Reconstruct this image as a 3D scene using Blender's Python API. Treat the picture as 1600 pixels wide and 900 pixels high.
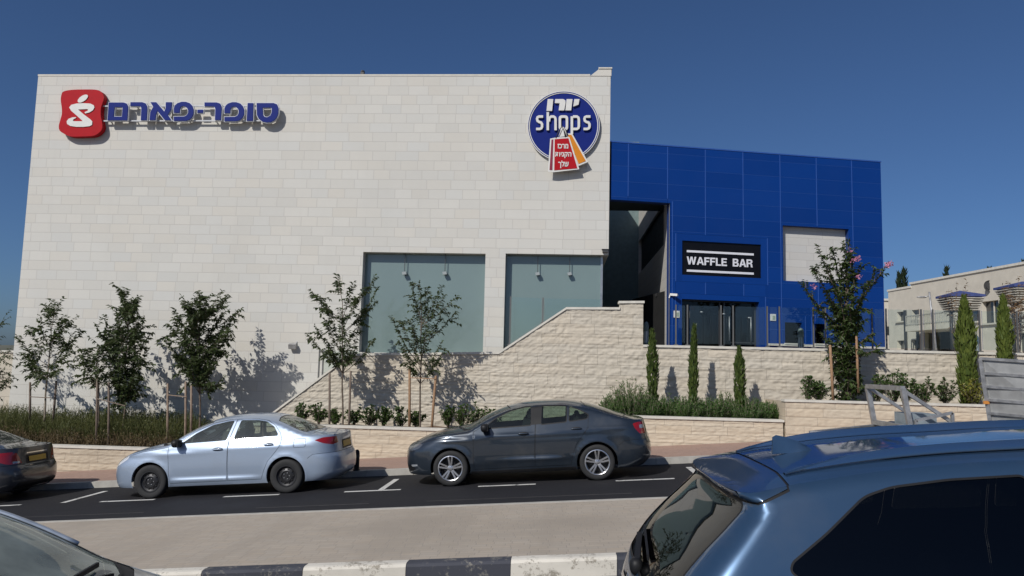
import bpy, bmesh, math, random
import numpy as np
from mathutils import Vector, Matrix, noise
from mathutils.geometry import delaunay_2d_cdt, tessellate_polygon
R_ = math.radians
for o in list(bpy.data.objects): bpy.data.objects.remove(o)
S = bpy.context.scene
COL = S.collection

# ------------------------------------------------------------------ camera
PITCH, ROLL, YAW, FPX = R_(5.85), R_(1.387), R_(3.7), 1200.0
def cam_matrix():
    cy, sy = math.cos(YAW), math.sin(YAW)
    fwd = Vector((-sy*math.cos(PITCH), cy*math.cos(PITCH), math.sin(PITCH)))
    right = Vector((cy, sy, 0)); down = -right.cross(fwd)
    r2 = math.cos(ROLL)*right - math.sin(ROLL)*down
    d2 = math.cos(ROLL)*down + math.sin(ROLL)*right
    return r2, d2, fwd
CR, CD, CF = cam_matrix()
cam = bpy.data.cameras.new('camera'); co = bpy.data.objects.new('camera', cam); COL.objects.link(co)
cam.sensor_width = 36; cam.lens = 36*FPX/1600; cam.clip_end = 6000; cam.clip_start = .05
m = Matrix.Identity(4)
for i in range(3):
    m[i][0] = CR[i]; m[i][1] = -CD[i]; m[i][2] = -CF[i]
co.matrix_world = m
S.camera = co
def ray(px, py): return CR*((px-800)/FPX) + CD*((py-450)/FPX) + CF
def P(px, py, Y):            # the point at depth Y that the photograph shows at a pixel
    d = ray(px, py); return d*(Y/d.y)
G = .073                      # the street climbs 7.3 % to the right
def onz(px, py, z0):
    d = ray(px, py); return d*(z0/(d.z-G*d.x))

# ------------------------------------------------------------------ sky, sun, exposure
SUN_DIR = Vector((-.67, -1.05, 1.0)).normalized()
elev = math.asin(SUN_DIR.z); az = math.atan2(SUN_DIR.x, SUN_DIR.y)
W = bpy.data.worlds.new('World'); S.world = W; W.use_nodes = True
wn = W.node_tree; bg = wn.nodes['Background']
sk = wn.nodes.new('ShaderNodeTexSky'); sk.sky_type = 'NISHITA'; sk.sun_disc = False
sk.sun_elevation = elev; sk.sun_rotation = az; sk.altitude = 700; sk.air_density = .85; sk.dust_density = 2.3; sk.ozone_density = 10.0
wn.links.new(sk.outputs[0], bg.inputs[0]); bg.inputs[1].default_value = .081
sl = bpy.data.lights.new('sun', 'SUN'); sl.energy = 4.3; sl.angle = R_(.5); sl.color = (1, .965, .91)
so = bpy.data.objects.new('sun', sl); COL.objects.link(so)
so.rotation_euler = SUN_DIR.to_track_quat('Z', 'Y').to_euler()
S.view_settings.view_transform = 'Standard'; S.view_settings.look = 'None'
S.view_settings.exposure = -.22; S.view_settings.gamma = 1; S.view_settings.use_curve_mapping = False

# ------------------------------------------------------------------ materials
class NT:
    def __init__(s, name):
        s.m = bpy.data.materials.new(name); s.m.use_nodes = True; s.t = s.m.node_tree
        s.b = s.t.nodes['Principled BSDF']; s.o = s.t.nodes['Material Output']
    def n(s, typ, **kw):
        x = s.t.nodes.new('ShaderNode'+typ)
        for k, v in kw.items(): setattr(x, k, v)
        return x
    def set(s, sock, v):
        if isinstance(v, bpy.types.NodeSocket): s.t.links.new(v, sock)
        elif v is not None:
            if isinstance(v, (tuple, list)) and len(v) == 3 and len(sock.default_value) == 4: v = (*v, 1)
            sock.default_value = v
    def math(s, op, a, b=None, c=None):
        x = s.n('Math', operation=op)
        s.set(x.inputs[0], a)
        if b is not None: s.set(x.inputs[1], b)
        if c is not None: s.set(x.inputs[2], c)
        return x.outputs[0]
    def mix(s, f, a, b):
        x = s.n('Mix', data_type='RGBA'); s.set(x.inputs[0], f); s.set(x.inputs[6], a); s.set(x.inputs[7], b); return x.outputs[2]
    def noise(s, vec, scale, detail=4, rough=.55):
        x = s.n('TexNoise'); x.inputs['Scale'].default_value = scale; x.inputs['Detail'].default_value = detail; x.inputs['Roughness'].default_value = rough
        if vec is not None: s.t.links.new(vec, x.inputs['Vector'])
        return x.outputs[0]
    def obj(s): return s.n('TexCoord').outputs['Object']
    def sep(s, v):
        x = s.n('SeparateXYZ'); s.t.links.new(v, x.inputs[0]); return x.outputs
    def comb(s, a, b, c=0):
        x = s.n('CombineXYZ'); s.set(x.inputs[0], a); s.set(x.inputs[1], b); s.set(x.inputs[2], c); return x.outputs[0]
    def white(s, v):
        x = s.n('TexWhiteNoise', noise_dimensions='3D'); s.t.links.new(v, x.inputs[0]); return x.outputs[0]
    def ramp(s, f, a, b, lo=0, hi=1):
        x = s.n('MapRange'); s.set(x.inputs[0], f); x.inputs[1].default_value = lo; x.inputs[2].default_value = hi
        x.inputs[3].default_value = a; x.inputs[4].default_value = b; return x.outputs[0]
    def bump(s, h, strength=.3, dist=.02):
        x = s.n('Bump'); x.inputs['Strength'].default_value = strength; x.inputs['Distance'].default_value = dist
        s.t.links.new(h, x.inputs['Height']); s.t.links.new(x.outputs[0], s.b.inputs['Normal']); return x
    def p(s, **kw):
        nm = dict(color='Base Color', rough='Roughness', metal='Metallic', coat='Coat Weight', coatr='Coat Roughness', spec='Specular IOR Level', trans='Transmission Weight', alpha='Alpha', ior='IOR')
        for k, v in kw.items(): s.set(s.b.inputs[nm[k]], v)
        return s
MATS = {}
def simple(name, color, rough=.6, metal=0, var=.12, scale=6, coat=0, spec=.5, bump=0):
    if name in MATS: return MATS[name]
    n = NT(name); v = n.noise(n.obj(), scale, 5)
    dark = tuple(c*(1-var) for c in color); lite = tuple(min(1, c*(1+var)) for c in color)
    n.p(color=n.mix(n.ramp(v, 0, 1, .3, .7), dark, lite), rough=n.ramp(v, rough*.9, min(1, rough*1.12), .3, .7), metal=metal, coat=coat, spec=spec)
    if bump: n.bump(n.noise(n.obj(), scale*6, 4), bump, .01)
    MATS[name] = n.m; return n.m

def stone(name, base, w0, w1, h, joint, jcol, var=.10, bumpd=.25, rough=.85, axis='xz', stain=.12, off=0):
    n = NT(name); X, Yy, Z = n.sep(n.obj())
    a = {'xz': X, 'yz': Yy, 'xy': X}[axis]; b = Yy if axis == 'xy' else Z
    if off: b = n.math('ADD', b, off)
    row = n.math('FLOOR', n.math('DIVIDE', b, h))
    rr = n.white(n.comb(row, 3.7, 1.3)); r2 = n.white(n.comb(row, 9.1, 5.2))
    w = n.math('MULTIPLY_ADD', rr, w1-w0, w0)
    q = n.math('DIVIDE', n.math('MULTIPLY_ADD', r2, 3.0, a), w)
    cell = n.math('FLOOR', q)
    fx = n.math('MULTIPLY', n.math('FRACT', q), w)
    fz = n.math('MULTIPLY', n.math('FRACT', n.math('DIVIDE', b, h)), h)
    ex = n.math('MINIMUM', fx, n.math('SUBTRACT', w, fx)); ez = n.math('MINIMUM', fz, n.math('SUBTRACT', h, fz))
    e = n.math('MINIMUM', ex, ez)
    jm = n.ramp(e, 1, 0, joint*.5, joint*1.2)
    cid = n.white(n.comb(cell, row, 2.0)); cid2 = n.white(n.comb(cell, row, 7.0))
    big = n.noise(n.obj(), .35, 4); fine = n.noise(n.obj(), 9, 6, .65)
    f = n.math('MULTIPLY_ADD', cid, .6, n.math('MULTIPLY', fine, .4))
    lo = tuple(c*(1-var) for c in base); hi = tuple(min(1, c*(1+var)) for c in base)
    col = n.mix(f, lo, hi)
    warm = (base[0]*1.02, base[1]*.975, base[2]*.92); cool = (base[0]*.95, base[1]*.98, base[2]*1.02)
    col = n.mix(n.math('MULTIPLY', n.ramp(cid2, 0, 1, .55, 1), .40), col, warm)
    col = n.mix(n.math('MULTIPLY', n.ramp(cid2, 1, 0, 0, .35), .5), col, cool)
    col = n.mix(n.ramp(big, 0, stain*2.2, .5, .75), col, tuple(c*.80 for c in base))
    stk = n.noise(n.comb(n.math('MULTIPLY', a, 1.6), n.math('MULTIPLY', b, .16), 3.0), 1.0, 5, .6)
    col = n.mix(n.ramp(stk, 0, stain*1.3, .52, .72), col, tuple(c*.84 for c in base))
    pit = n.noise(n.obj(), 38, 3, .6)
    col = n.mix(n.ramp(pit, 0, .35, .66, .76), col, tuple(c*.62 for c in base))
    col = n.mix(n.math('MULTIPLY', jm, .85), col, jcol)
    n.p(color=col, rough=rough, spec=.25)
    hgt = n.math('SUBTRACT', n.math('MULTIPLY_ADD', fine, .35, n.math('MULTIPLY', cid, .2)), jm)
    n.bump(hgt, bumpd, .01)
    MATS[name] = n.m; return n.m

M_white = stone('white_limestone', (.588, .570, .520), .42, .72, .272, .010, (.485, .465, .425), var=.06, stain=.12)
M_rough = stone('rough_limestone', (.535, .480, .392), .5, 1.0, .262, .006, (.45, .40, .325), var=.05, bumpd=.7, stain=.22)
M_plant = stone('planter_limestone', (.56, .475, .36), .5, .9, .2, .006, (.47, .40, .31), var=.06, bumpd=.7, stain=.5)
M_panelstone = stone('smooth_limestone', (.58, .56, .52), .5, .9, .215, .008, (.45, .43, .40), var=.06, bumpd=.15)
M_coping = simple('coping_stone', (.60, .57, .50), .8, var=.10, scale=7, bump=.2)
M_resid = stone('distant_limestone', (.50, .455, .375), .5, .8, .3, .010, (.42, .38, .31), var=.05, bumpd=.1)

def foliage(name, c1, c2, trans=.35, rough=.5):
    if name in MATS: return MATS[name]
    n = NT(name); g = n.n('NewGeometry'); r = g.outputs['Random Per Island']
    col = n.mix(r, c1, c2)
    n.p(color=col, rough=rough, spec=.35)
    t = n.n('BsdfTranslucent'); n.t.links.new(n.mix(r, tuple(min(1, c*1.5) for c in c1), tuple(min(1, c*1.6) for c in c2)), t.inputs[0])
    mx = n.n('MixShader'); mx.inputs[0].default_value = trans
    n.t.links.new(n.b.outputs[0], mx.inputs[1]); n.t.links.new(t.outputs[0], mx.inputs[2]); n.t.links.new(mx.outputs[0], n.o.inputs[0])
    MATS[name] = n.m; return n.m
M_leaf = foliage('leaf_green', (.036, .052, .019), (.082, .112, .038), .3)
M_leaf2 = foliage('leaf_mid_green', (.030, .050, .013), (.075, .115, .030), .25)
M_hedge = foliage('hedge_leaf', (.030, .060, .014), (.085, .135, .035), .25, .4)
M_rose = foliage('rosemary_leaf', (.045, .095, .024), (.11, .19, .05), .3)
M_cyp = foliage('cypress_leaf', (.030, .055, .012), (.095, .13, .028), .2)
M_cypfar = foliage('dark_cypress_leaf', (.012, .024, .012), (.03, .045, .02), .1)
M_weed = foliage('weed_green', (.055, .070, .022), (.15, .155, .055), .3)
M_dry = foliage('weed_dry', (.085, .060, .028), (.22, .165, .09), .25)
M_brown = foliage('brown_leaf', (.16, .085, .035), (.30, .19, .09), .3)
M_pink = foliage('pink_petal', (.46, .18, .29), (.62, .32, .42), .35)
M_bark = simple('bark', (.13, .10, .075), .9, var=.35, scale=20, bump=.5)
M_barkpale = simple('pale_bark', (.24, .20, .15), .9, var=.3, scale=20, bump=.5)
M_stake = simple('stake_wood', (.30, .18, .10), .8, var=.25, scale=12, bump=.3)
M_stakepale = simple('pale_stake_wood', (.27, .20, .145), .85, var=.25, scale=12, bump=.3)
M_lampbright = simple('bright_lamp_lens', (.80, .80, .80), .08, .2, var=.05, coat=1)
M_lampdark = simple('smoked_lamp_lens', (.10, .105, .115), .08, .2, var=.05, coat=1)
M_stakegrey = simple('weathered_wood', (.17, .13, .10), .85, var=.25, scale=12, bump=.3)
M_soil = simple('soil', (.13, .085, .055), .95, var=.35, scale=5, bump=.8)

def glassmat(name, tint, alpha=.8, rough=.02, refl=1.0, haze=0):
    n = NT(name)
    tr = n.n('BsdfTransparent'); tr.inputs[0].default_value = (*tint, 1)
    gl = n.n('BsdfGlossy'); gl.inputs[0].default_value = (refl, refl, refl, 1); gl.inputs[1].default_value = rough
    fr = n.n('Fresnel'); fr.inputs[0].default_value = 1.52
    mx = n.n('MixShader'); n.t.links.new(fr.outputs[0], mx.inputs[0]); n.t.links.new(tr.outputs[0], mx.inputs[1]); n.t.links.new(gl.outputs[0], mx.inputs[2])
    out = mx.outputs[0]
    if haze:  # pale diffuse mix stands in for bright reflections on the glass
        df = n.n('BsdfDiffuse'); df.inputs[0].default_value = (.50, .56, .50, 1); m2 = n.n('MixShader')
        n.t.links.new(n.ramp(n.noise(n.obj(), 2.5, 4), haze*.6, haze*1.4, .3, .7), m2.inputs[0]); n.t.links.new(out, m2.inputs[1]); n.t.links.new(df.outputs[0], m2.inputs[2]); out = m2.outputs[0]
    n.t.links.new(out, n.o.inputs[0]); MATS[name] = n.m; return n.m
G_clear = glassmat('clear_green_glass', (.66, .78, .71), haze=.34)
G_car = glassmat('car_glass', (.60, .68, .64), haze=.07)
G_green = glassmat('green_tint_glass', (.46, .56, .50), haze=.015)
G_dark = glassmat('privacy_glass', (.06, .066, .068), refl=.8)
G_rail = glassmat('railing_glass', (.92, .96, .945))
def paint(name, c, metal=.55, rough=.32, coat=1.0):
    n = NT(name); v = n.noise(n.obj(), 900, 2); d = n.noise(n.obj(), 3, 5)
    col = n.mix(n.ramp(v, 0, 1, .3, .7), tuple(x*.9 for x in c), tuple(min(1, x*1.1) for x in c))
    col = n.mix(n.ramp(d, 0, .10, .5, .8), col, (.30, .27, .22))
    n.p(color=col, metal=metal, rough=rough, coat=coat, coatr=n.ramp(d, .02, .10, .35, .75)); MATS[name] = n.m; return n.m
M_black = simple('black_plastic', (.010, .010, .011), .55, var=.15, spec=.3)
M_under = simple('underbody', (.006, .006, .006), .9, var=.1)
M_tyre = simple('tyre_rubber', (.022, .022, .022), .8, var=.2, scale=14)
M_seam = simple('panel_gap', (.008, .008, .009), .7)
M_chrome = simple('chrome', (.75, .75, .76), .12, 1.0, var=.03)
M_alloy = simple('alloy', (.62, .62, .63), .28, .9, var=.06)
M_steelw = simple('black_steel', (.030, .030, .032), .45, .4, var=.1)
M_seat = simple('seat_fabric', (.035, .034, .034), .9, var=.2)
M_seatlight = simple('seat_fabric_grey', (.11, .105, .095), .9, var=.2)
M_red = simple('tail_lens', (.28, .008, .010), .12, var=.05, coat=1)
M_clearl = simple('lamp_lens', (.38, .40, .42), .08, .3, var=.05, coat=1)
M_plate = simple('plate_yellow', (.55, .33, .035), .5, var=.06)
M_galv = simple('galvanised_steel', (.42, .42, .42), .5, .75, var=.2, scale=9)
M_dgrey = simple('dark_grey_metal', (.06, .06, .062), .5, .4, var=.1)
M_steel = simple('brushed_steel', (.45, .46, .46), .35, .9, var=.08)

# ------------------------------------------------------------------ mesh helpers
class MB:
    def __init__(s, origin=(0, 0, 0)):
        s.v = []; s.f = []; s.mi = []; s.o = Vector(origin); s.nrm = None
    def quad(s, *pts, mi=0):
        i = len(s.v); s.v += [tuple(p) for p in pts]; s.f.append(tuple(range(i, i+len(pts)))); s.mi.append(mi); return s
    def box(s, x0, x1, y0, y1, z0, z1, mi=0, g=0.0):
        """box whose corners may climb with the street: z + g*x"""
        i = len(s.v)
        for z in (z0, z1):
            for x, y in ((x0, y0), (x1, y0), (x1, y1), (x0, y1)): s.v.append((x, y, z+g*x))
        for q in ((0, 3, 2, 1), (4, 5, 6, 7), (0, 1, 5, 4), (1, 2, 6, 5), (2, 3, 7, 6), (3, 0, 4, 7)):
            s.f.append(tuple(i+k for k in q)); s.mi.append(mi)
        return s
    def obox(s, c, ax, ay, az, mi=0):
        """oriented box: centre and three half-axis vectors"""
        c, ax, ay, az = Vector(c), Vector(ax), Vector(ay), Vector(az); i = len(s.v)
        for k in (-1, 1):
            for a, b in ((-1, -1), (1, -1), (1, 1), (-1, 1)): s.v.append(tuple(c+ax*a+ay*b+az*k))
        for q in ((0, 3, 2, 1), (4, 5, 6, 7), (0, 1, 5, 4), (1, 2, 6, 5), (2, 3, 7, 6), (3, 0, 4, 7)):
            s.f.append(tuple(i+k for k in q)); s.mi.append(mi)
        return s
    def bar(s, a, b, w, h=None, up=(0, 0, 1), mi=0):
        a, b = Vector(a), Vector(b); d = (b-a); L = d.length; d.normalize(); up = Vector(up)
        if abs(d.dot(up)) > .97: up = Vector((0, 1, 0))
        sd = d.cross(up).normalized(); u2 = sd.cross(d); h = h or w
        return s.obox((a+b)/2, d*(L/2), sd*(w/2), u2*(h/2), mi)
    def tube(s, path, r, n=8, cap=True, mi=0):
        path = [Vector(p) for p in path]; k = len(path); rs = r if isinstance(r, (list, tuple)) else [r]*k
        base = len(s.v); prev = None
        for j, p in enumerate(path):
            t = (path[min(j+1, k-1)]-path[max(j-1, 0)]).normalized()
            ref = Vector((0, 0, 1)) if abs(t.z) < .9 else Vector((1, 0, 0))
            if prev is None: a = t.cross(ref).normalized()
            else: a = (prev - t*prev.dot(t)).normalized()
            prev = a; b = t.cross(a)
            for q in range(n):
                an = 2*math.pi*q/n; s.v.append(tuple(p+(a*math.cos(an)+b*math.sin(an))*rs[j]))
        for j in range(k-1):
            for q in range(n):
                q2 = (q+1) % n
                s.f.append((base+j*n+q, base+j*n+q2, base+(j+1)*n+q2, base+(j+1)*n+q)); s.mi.append(mi)
        if cap:
            s.f.append(tuple(base+q for q in range(n))[::-1]); s.mi.append(mi)
            s.f.append(tuple(base+(k-1)*n+q for q in range(n))); s.mi.append(mi)
        return s
    def lathe(s, prof, axis='z', c=(0, 0, 0), n=24, mi=0, closed=False):
        base = len(s.v); c = Vector(c); k = len(prof)
        for (r, h) in prof:
            for q in range(n):
                an = 2*math.pi*q/n; a, b = r*math.cos(an), r*math.sin(an)
                s.v.append(tuple(c+Vector({'z': (a, b, h), 'y': (a, h, b), 'x': (h, a, b)}[axis])))
        for j in range(k if closed else k-1):
            j2 = (j+1) % k
            for q in range(n):
                q2 = (q+1) % n; s.f.append((base+j*n+q, base+j*n+q2, base+j2*n+q2, base+j2*n+q)); s.mi.append(mi)
        return s
    def sphere(s, c, r, n=12, mi=0, p=2.0):
        """ellipsoid / rounded block (p > 2 is boxier)"""
        rx, ry, rz = (r, r, r) if not isinstance(r, (tuple, list)) else r
        base = len(s.v); m_ = n//2
        def sg(v, e): return math.copysign(abs(v)**e, v)
        for j in range(m_+1):
            th = math.pi*j/m_
            for q in range(n):
                ph = 2*math.pi*q/n; e = 2.0/p
                s.v.append((c[0]+rx*sg(math.sin(th), e)*sg(math.cos(ph), e), c[1]+ry*sg(math.sin(th), e)*sg(math.sin(ph), e), c[2]+rz*sg(math.cos(th), e)))
        for j in range(m_):
            for q in range(n):
                q2 = (q+1) % n; s.f.append((base+j*n+q, base+(j+1)*n+q, base+(j+1)*n+q2, base+j*n+q2)); s.mi.append(mi)
        return s
    def prism(s, outer, to3, depthvec, holes=(), mi=0, mis=None):
        """flat shape with holes, given thickness: to3 maps 2-D to the front face, depthvec goes to the back"""
        mis = mi if mis is None else mis
        loops = [list(outer)]+[list(h) for h in holes]
        tri = tessellate_polygon([[Vector((a, b, 0)) for a, b in l] for l in loops])
        flat = [p for l in loops for p in l]; i = len(s.v); n = len(flat); dv = Vector(depthvec)
        F = [Vector(to3(a, b)) for a, b in flat]
        s.v += [tuple(p) for p in F]+[tuple(p+dv) for p in F]
        for t in tri:
            a, b, c = t; nn = (F[b]-F[a]).cross(F[c]-F[a])
            if nn.dot(dv) > 0: a, b, c = a, c, b
            s.f.append((i+a, i+b, i+c)); s.mi.append(mi); s.f.append((i+n+a, i+n+c, i+n+b)); s.mi.append(mi)
        k = 0
        for l in loops:
            m_ = len(l)
            for j in range(m_):
                a, b = k+j, k+(j+1) % m_; s.f.append((i+a, i+b, i+n+b, i+n+a)); s.mi.append(mis)
            k += m_
        return s
    def split(s):
        """the connected pieces, each as a mesh of its own"""
        par = list(range(len(s.v)))
        def find(a):
            while par[a] != a: par[a] = par[par[a]]; a = par[a]
            return a
        for f in s.f:
            for k in f[1:]: par[find(k)] = find(f[0])
        groups = {}
        for f, mi in zip(s.f, s.mi): groups.setdefault(find(f[0]), []).append((f, mi))
        out = []
        for g in groups.values():
            m_ = MB(s.o); mp = {}
            if s.nrm is not None: m_.nrm = []
            for f, mi in g:
                for k in f:
                    if k not in mp:
                        mp[k] = len(m_.v); m_.v.append(s.v[k])
                        if s.nrm is not None: m_.nrm.append(s.nrm[k])
                m_.f.append(tuple(mp[k] for k in f)); m_.mi.append(mi)
            out.append(m_)
        return out
    def build_split(s, name, mat, parent=None, **k): return [m_.build(name, mat, parent, **k) for m_ in s.split()]
    def build(s, name, mat, parent=None, smooth=False, angle=None):
        me = bpy.data.meshes.new(name); o0 = s.o
        vs = [(v[0]-o0.x, v[1]-o0.y, v[2]-o0.z) for v in s.v] if o0.length else s.v
        me.from_pydata(vs, [], s.f)
        for mm in (mat if isinstance(mat, (list, tuple)) else [mat]): me.materials.append(mm)
        if any(s.mi): me.polygons.foreach_set('material_index', s.mi)
        if smooth: me.polygons.foreach_set('use_smooth', [True]*len(me.polygons))
        if s.nrm is not None:
            me.polygons.foreach_set('use_smooth', [True]*len(me.polygons)); me.normals_split_custom_set_from_vertices(s.nrm)
        me.update()
        if angle is not None:
            bm = bmesh.new(); bm.from_mesh(me); bmesh.ops.recalc_face_normals(bm, faces=bm.faces); bm.to_mesh(me); bm.free()
            me.polygons.foreach_set('use_smooth', [True]*len(me.polygons)); me.set_sharp_from_angle(angle=R_(angle))
        ob = bpy.data.objects.new(name, me); COL.objects.link(ob)
        if parent is not None: ob.parent = parent
        return ob
def tag(o, label=None, cat=None, group=None, kind=None):
    if label: o['label'] = label
    if cat: o['category'] = cat
    if group: o['group'] = group
    if kind: o['kind'] = kind
    return o
def thing(name, label, cat, loc=(0, 0, 0), group=None):
    o = bpy.data.objects.new(name, None); o.empty_display_size = .3; COL.objects.link(o); o.location = loc
    return tag(o, label, cat, group)
def struct(name, mb, mat, **k): return tag(mb.build(name, mat, **k), kind='structure')
def pchip(pts):
    xs = [p[0] for p in pts]; ys = [p[1] for p in pts]; n = len(xs)
    d = [(ys[i+1]-ys[i])/(xs[i+1]-xs[i]) for i in range(n-1)]
    ms = [0.0]*n; ms[0] = d[0]; ms[-1] = d[-1]
    for i in range(1, n-1):
        if d[i-1]*d[i] <= 0: ms[i] = 0
        else:
            h0, h1 = xs[i]-xs[i-1], xs[i+1]-xs[i]; w1, w2 = 2*h1+h0, h1+2*h0
            ms[i] = (w1+w2)/(w1/d[i-1]+w2/d[i])
    def f(x):
        if x <= xs[0]: return ys[0]
        if x >= xs[-1]: return ys[-1]
        lo, hi = 0, n-1
        while hi-lo > 1:
            md = (lo+hi)//2
            if xs[md] <= x: lo = md
            else: hi = md
        h = xs[hi]-xs[lo]; t = (x-xs[lo])/h
        return (2*t**3-3*t*t+1)*ys[lo]+(t**3-2*t*t+t)*h*ms[lo]+(-2*t**3+3*t*t)*ys[hi]+(t**3-t*t)*h*ms[hi]
    return f
def inpoly(p, poly):
    x, y = p; c = False; j = len(poly)-1
    for i in range(len(poly)):
        xi, yi = poly[i]; xj, yj = poly[j]
        if (yi > y) != (yj > y) and x < (xj-xi)*(y-yi)/(yj-yi)+xi: c = not c
        j = i
    return c
def rpoly(pts, r, n=5):
    """round the corners of a polygon"""
    out = []; k = len(pts)
    for i in range(k):
        a, b, c = Vector(pts[i-1]), Vector(pts[i]), Vector(pts[(i+1) % k])
        u, v = (a-b), (c-b); t = min(r, u.length*.45, v.length*.45); u.normalize(); v.normalize()
        p0, p1 = b+u*t, b+v*t
        for j in range(n+1):
            s = j/n; out.append(tuple(p0*(1-s)**2+b*2*s*(1-s)+p1*s*s))
    return out
def offset(poly, d):
    """grow a polygon outwards by d"""
    k = len(poly); A = sum(poly[i-1][0]*poly[i][1]-poly[i][0]*poly[i-1][1] for i in range(k)); sg = 1 if A > 0 else -1
    out = []
    for i in range(k):
        a, b, c = Vector(poly[i-1]), Vector(poly[i]), Vector(poly[(i+1) % k])
        e1, e2 = (b-a), (c-b)
        if e1.length < 1e-9 or e2.length < 1e-9: continue
        e1.normalize(); e2.normalize(); n1 = Vector((e1.y, -e1.x))*sg; n2 = Vector((e2.y, -e2.x))*sg
        nn = n1+n2
        if nn.length < 1e-6: nn = n1
        nn.normalize(); q = d/max(.4, nn.dot(n1)); out.append(tuple(b+nn*q))
    return out
def resample(poly, step, closed=True):
    out = []; k = len(poly)
    for i in range(k if closed else k-1):
        a, b = poly[i], poly[(i+1) % k]; L = math.hypot(b[0]-a[0], b[1]-a[1]); n = max(1, int(math.ceil(L/step)))
        for j in range(n): out.append((a[0]+(b[0]-a[0])*j/n, a[1]+(b[1]-a[1])*j/n))
    if not closed: out.append(poly[-1])
    return out
def strip(line, w):
    """thin polygon along a polyline"""
    L, R = [], []; k = len(line)
    for i in range(k):
        t = Vector(line[min(i+1, k-1)])-Vector(line[max(i-1, 0)]); t.normalize(); n = Vector((-t.y, t.x))*(w/2)
        p = Vector(line[i]); L.append(tuple(p+n)); R.append(tuple(p-n))
    return L+R[::-1]
def rect_minus(rects, hole):
    x0, x1, z0, z1 = hole; out = []
    for a0, a1, b0, b1 in rects:
        if x0 >= a1 or x1 <= a0 or z0 >= b1 or z1 <= b0: out.append((a0, a1, b0, b1)); continue
        if x0 > a0: out.append((a0, x0, b0, b1))
        if x1 < a1: out.append((x1, a1, b0, b1))
        c0, c1 = max(a0, x0), min(a1, x1)
        if z0 > b0: out.append((c0, c1, b0, z0))
        if z1 < b1: out.append((c0, c1, z1, b1))
    return out
# ------------------------------------------------------------------ cars
def sheet(dom, regions, step, fmap, outdir, sink, extra=None):
    pts = []; edges = []
    def add(poly):
        i = len(pts); k = len(poly); pts.extend(poly)
        edges.extend((i+j, i+(j+1) % k) for j in range(k))
    add(resample(dom, step))
    for key, poly, inset in regions: add(resample(poly, step))
    xs = [p[0] for p in dom]; ys = [p[1] for p in dom]; x0, x1, y0, y1 = min(xs), max(xs), min(ys), max(ys)
    gx = extra[0] if extra else np.arange(x0, x1, step); gy = extra[1] if extra else np.arange(y0+step*.5, y1, step)
    for a in gx:
        for b in gy:
            if inpoly((a, b), dom): pts.append((float(a), float(b)))
    V, E_, F, *_ = delaunay_2d_cdt([Vector(p) for p in pts], edges, [], 0, 1e-5)
    cache = {}
    e = 1e-3; od = Vector(outdir)
    def ev(i):
        if i not in cache:
            u, v = V[i]; p = Vector(fmap(u, v)); du = Vector(fmap(u+e, v))-Vector(fmap(u-e, v)); dv = Vector(fmap(u, v+e))-Vector(fmap(u, v-e))
            n = du.cross(dv)
            if n.length < 1e-12: n = od.copy()
            n.normalize()
            if n.dot(od) < 0: n = -n
            cache[i] = (p, n)
        return cache[i]
    vi = {}
    boxes = [(min(p[0] for p in r[1]), max(p[0] for p in r[1]), min(p[1] for p in r[1]), max(p[1] for p in r[1])) for r in regions]
    for f in F:
        if len(f) != 3: continue
        c = ((V[f[0]].x+V[f[1]].x+V[f[2]].x)/3, (V[f[0]].y+V[f[1]].y+V[f[2]].y)/3)
        if not inpoly(c, dom): continue
        key, inset = 'body', 0
        for (k, poly, ins), bb in zip(regions, boxes):
            if bb[0] <= c[0] <= bb[1] and bb[2] <= c[1] <= bb[3] and inpoly(c, poly): key, inset = k, ins; break
        if key is None: continue
        s = sink.setdefault(key, dict(v=[], n=[], f=[]))
        idx = []
        for i in f:
            kk = (key, i)
            if kk not in vi:
                p, n = ev(i); vi[kk] = len(s['v']); s['v'].append(tuple(p-n*inset)); s['n'].append(tuple(n))
            idx.append(vi[kk])
        a, b, c_ = (Vector(s['v'][j]) for j in idx); nn = (b-a).cross(c_-a)
        if nn.dot(Vector(s['n'][idx[0]])) < 0: idx = idx[::-1]
        s['f'].append(tuple(idx))

def add_ring(sink, key, pts3, pts3b, n):
    s = sink.setdefault(key, dict(v=[], n=[], f=[])); i = len(s['v']); k = len(pts3)
    s['v'] += [tuple(p) for p in pts3]+[tuple(p) for p in pts3b]; s['n'] += [tuple(q) for q in n]*2
    for j in range(k-1): s['f'].append((i+j, i+j+1, i+k+j+1, i+k+j))

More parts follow.
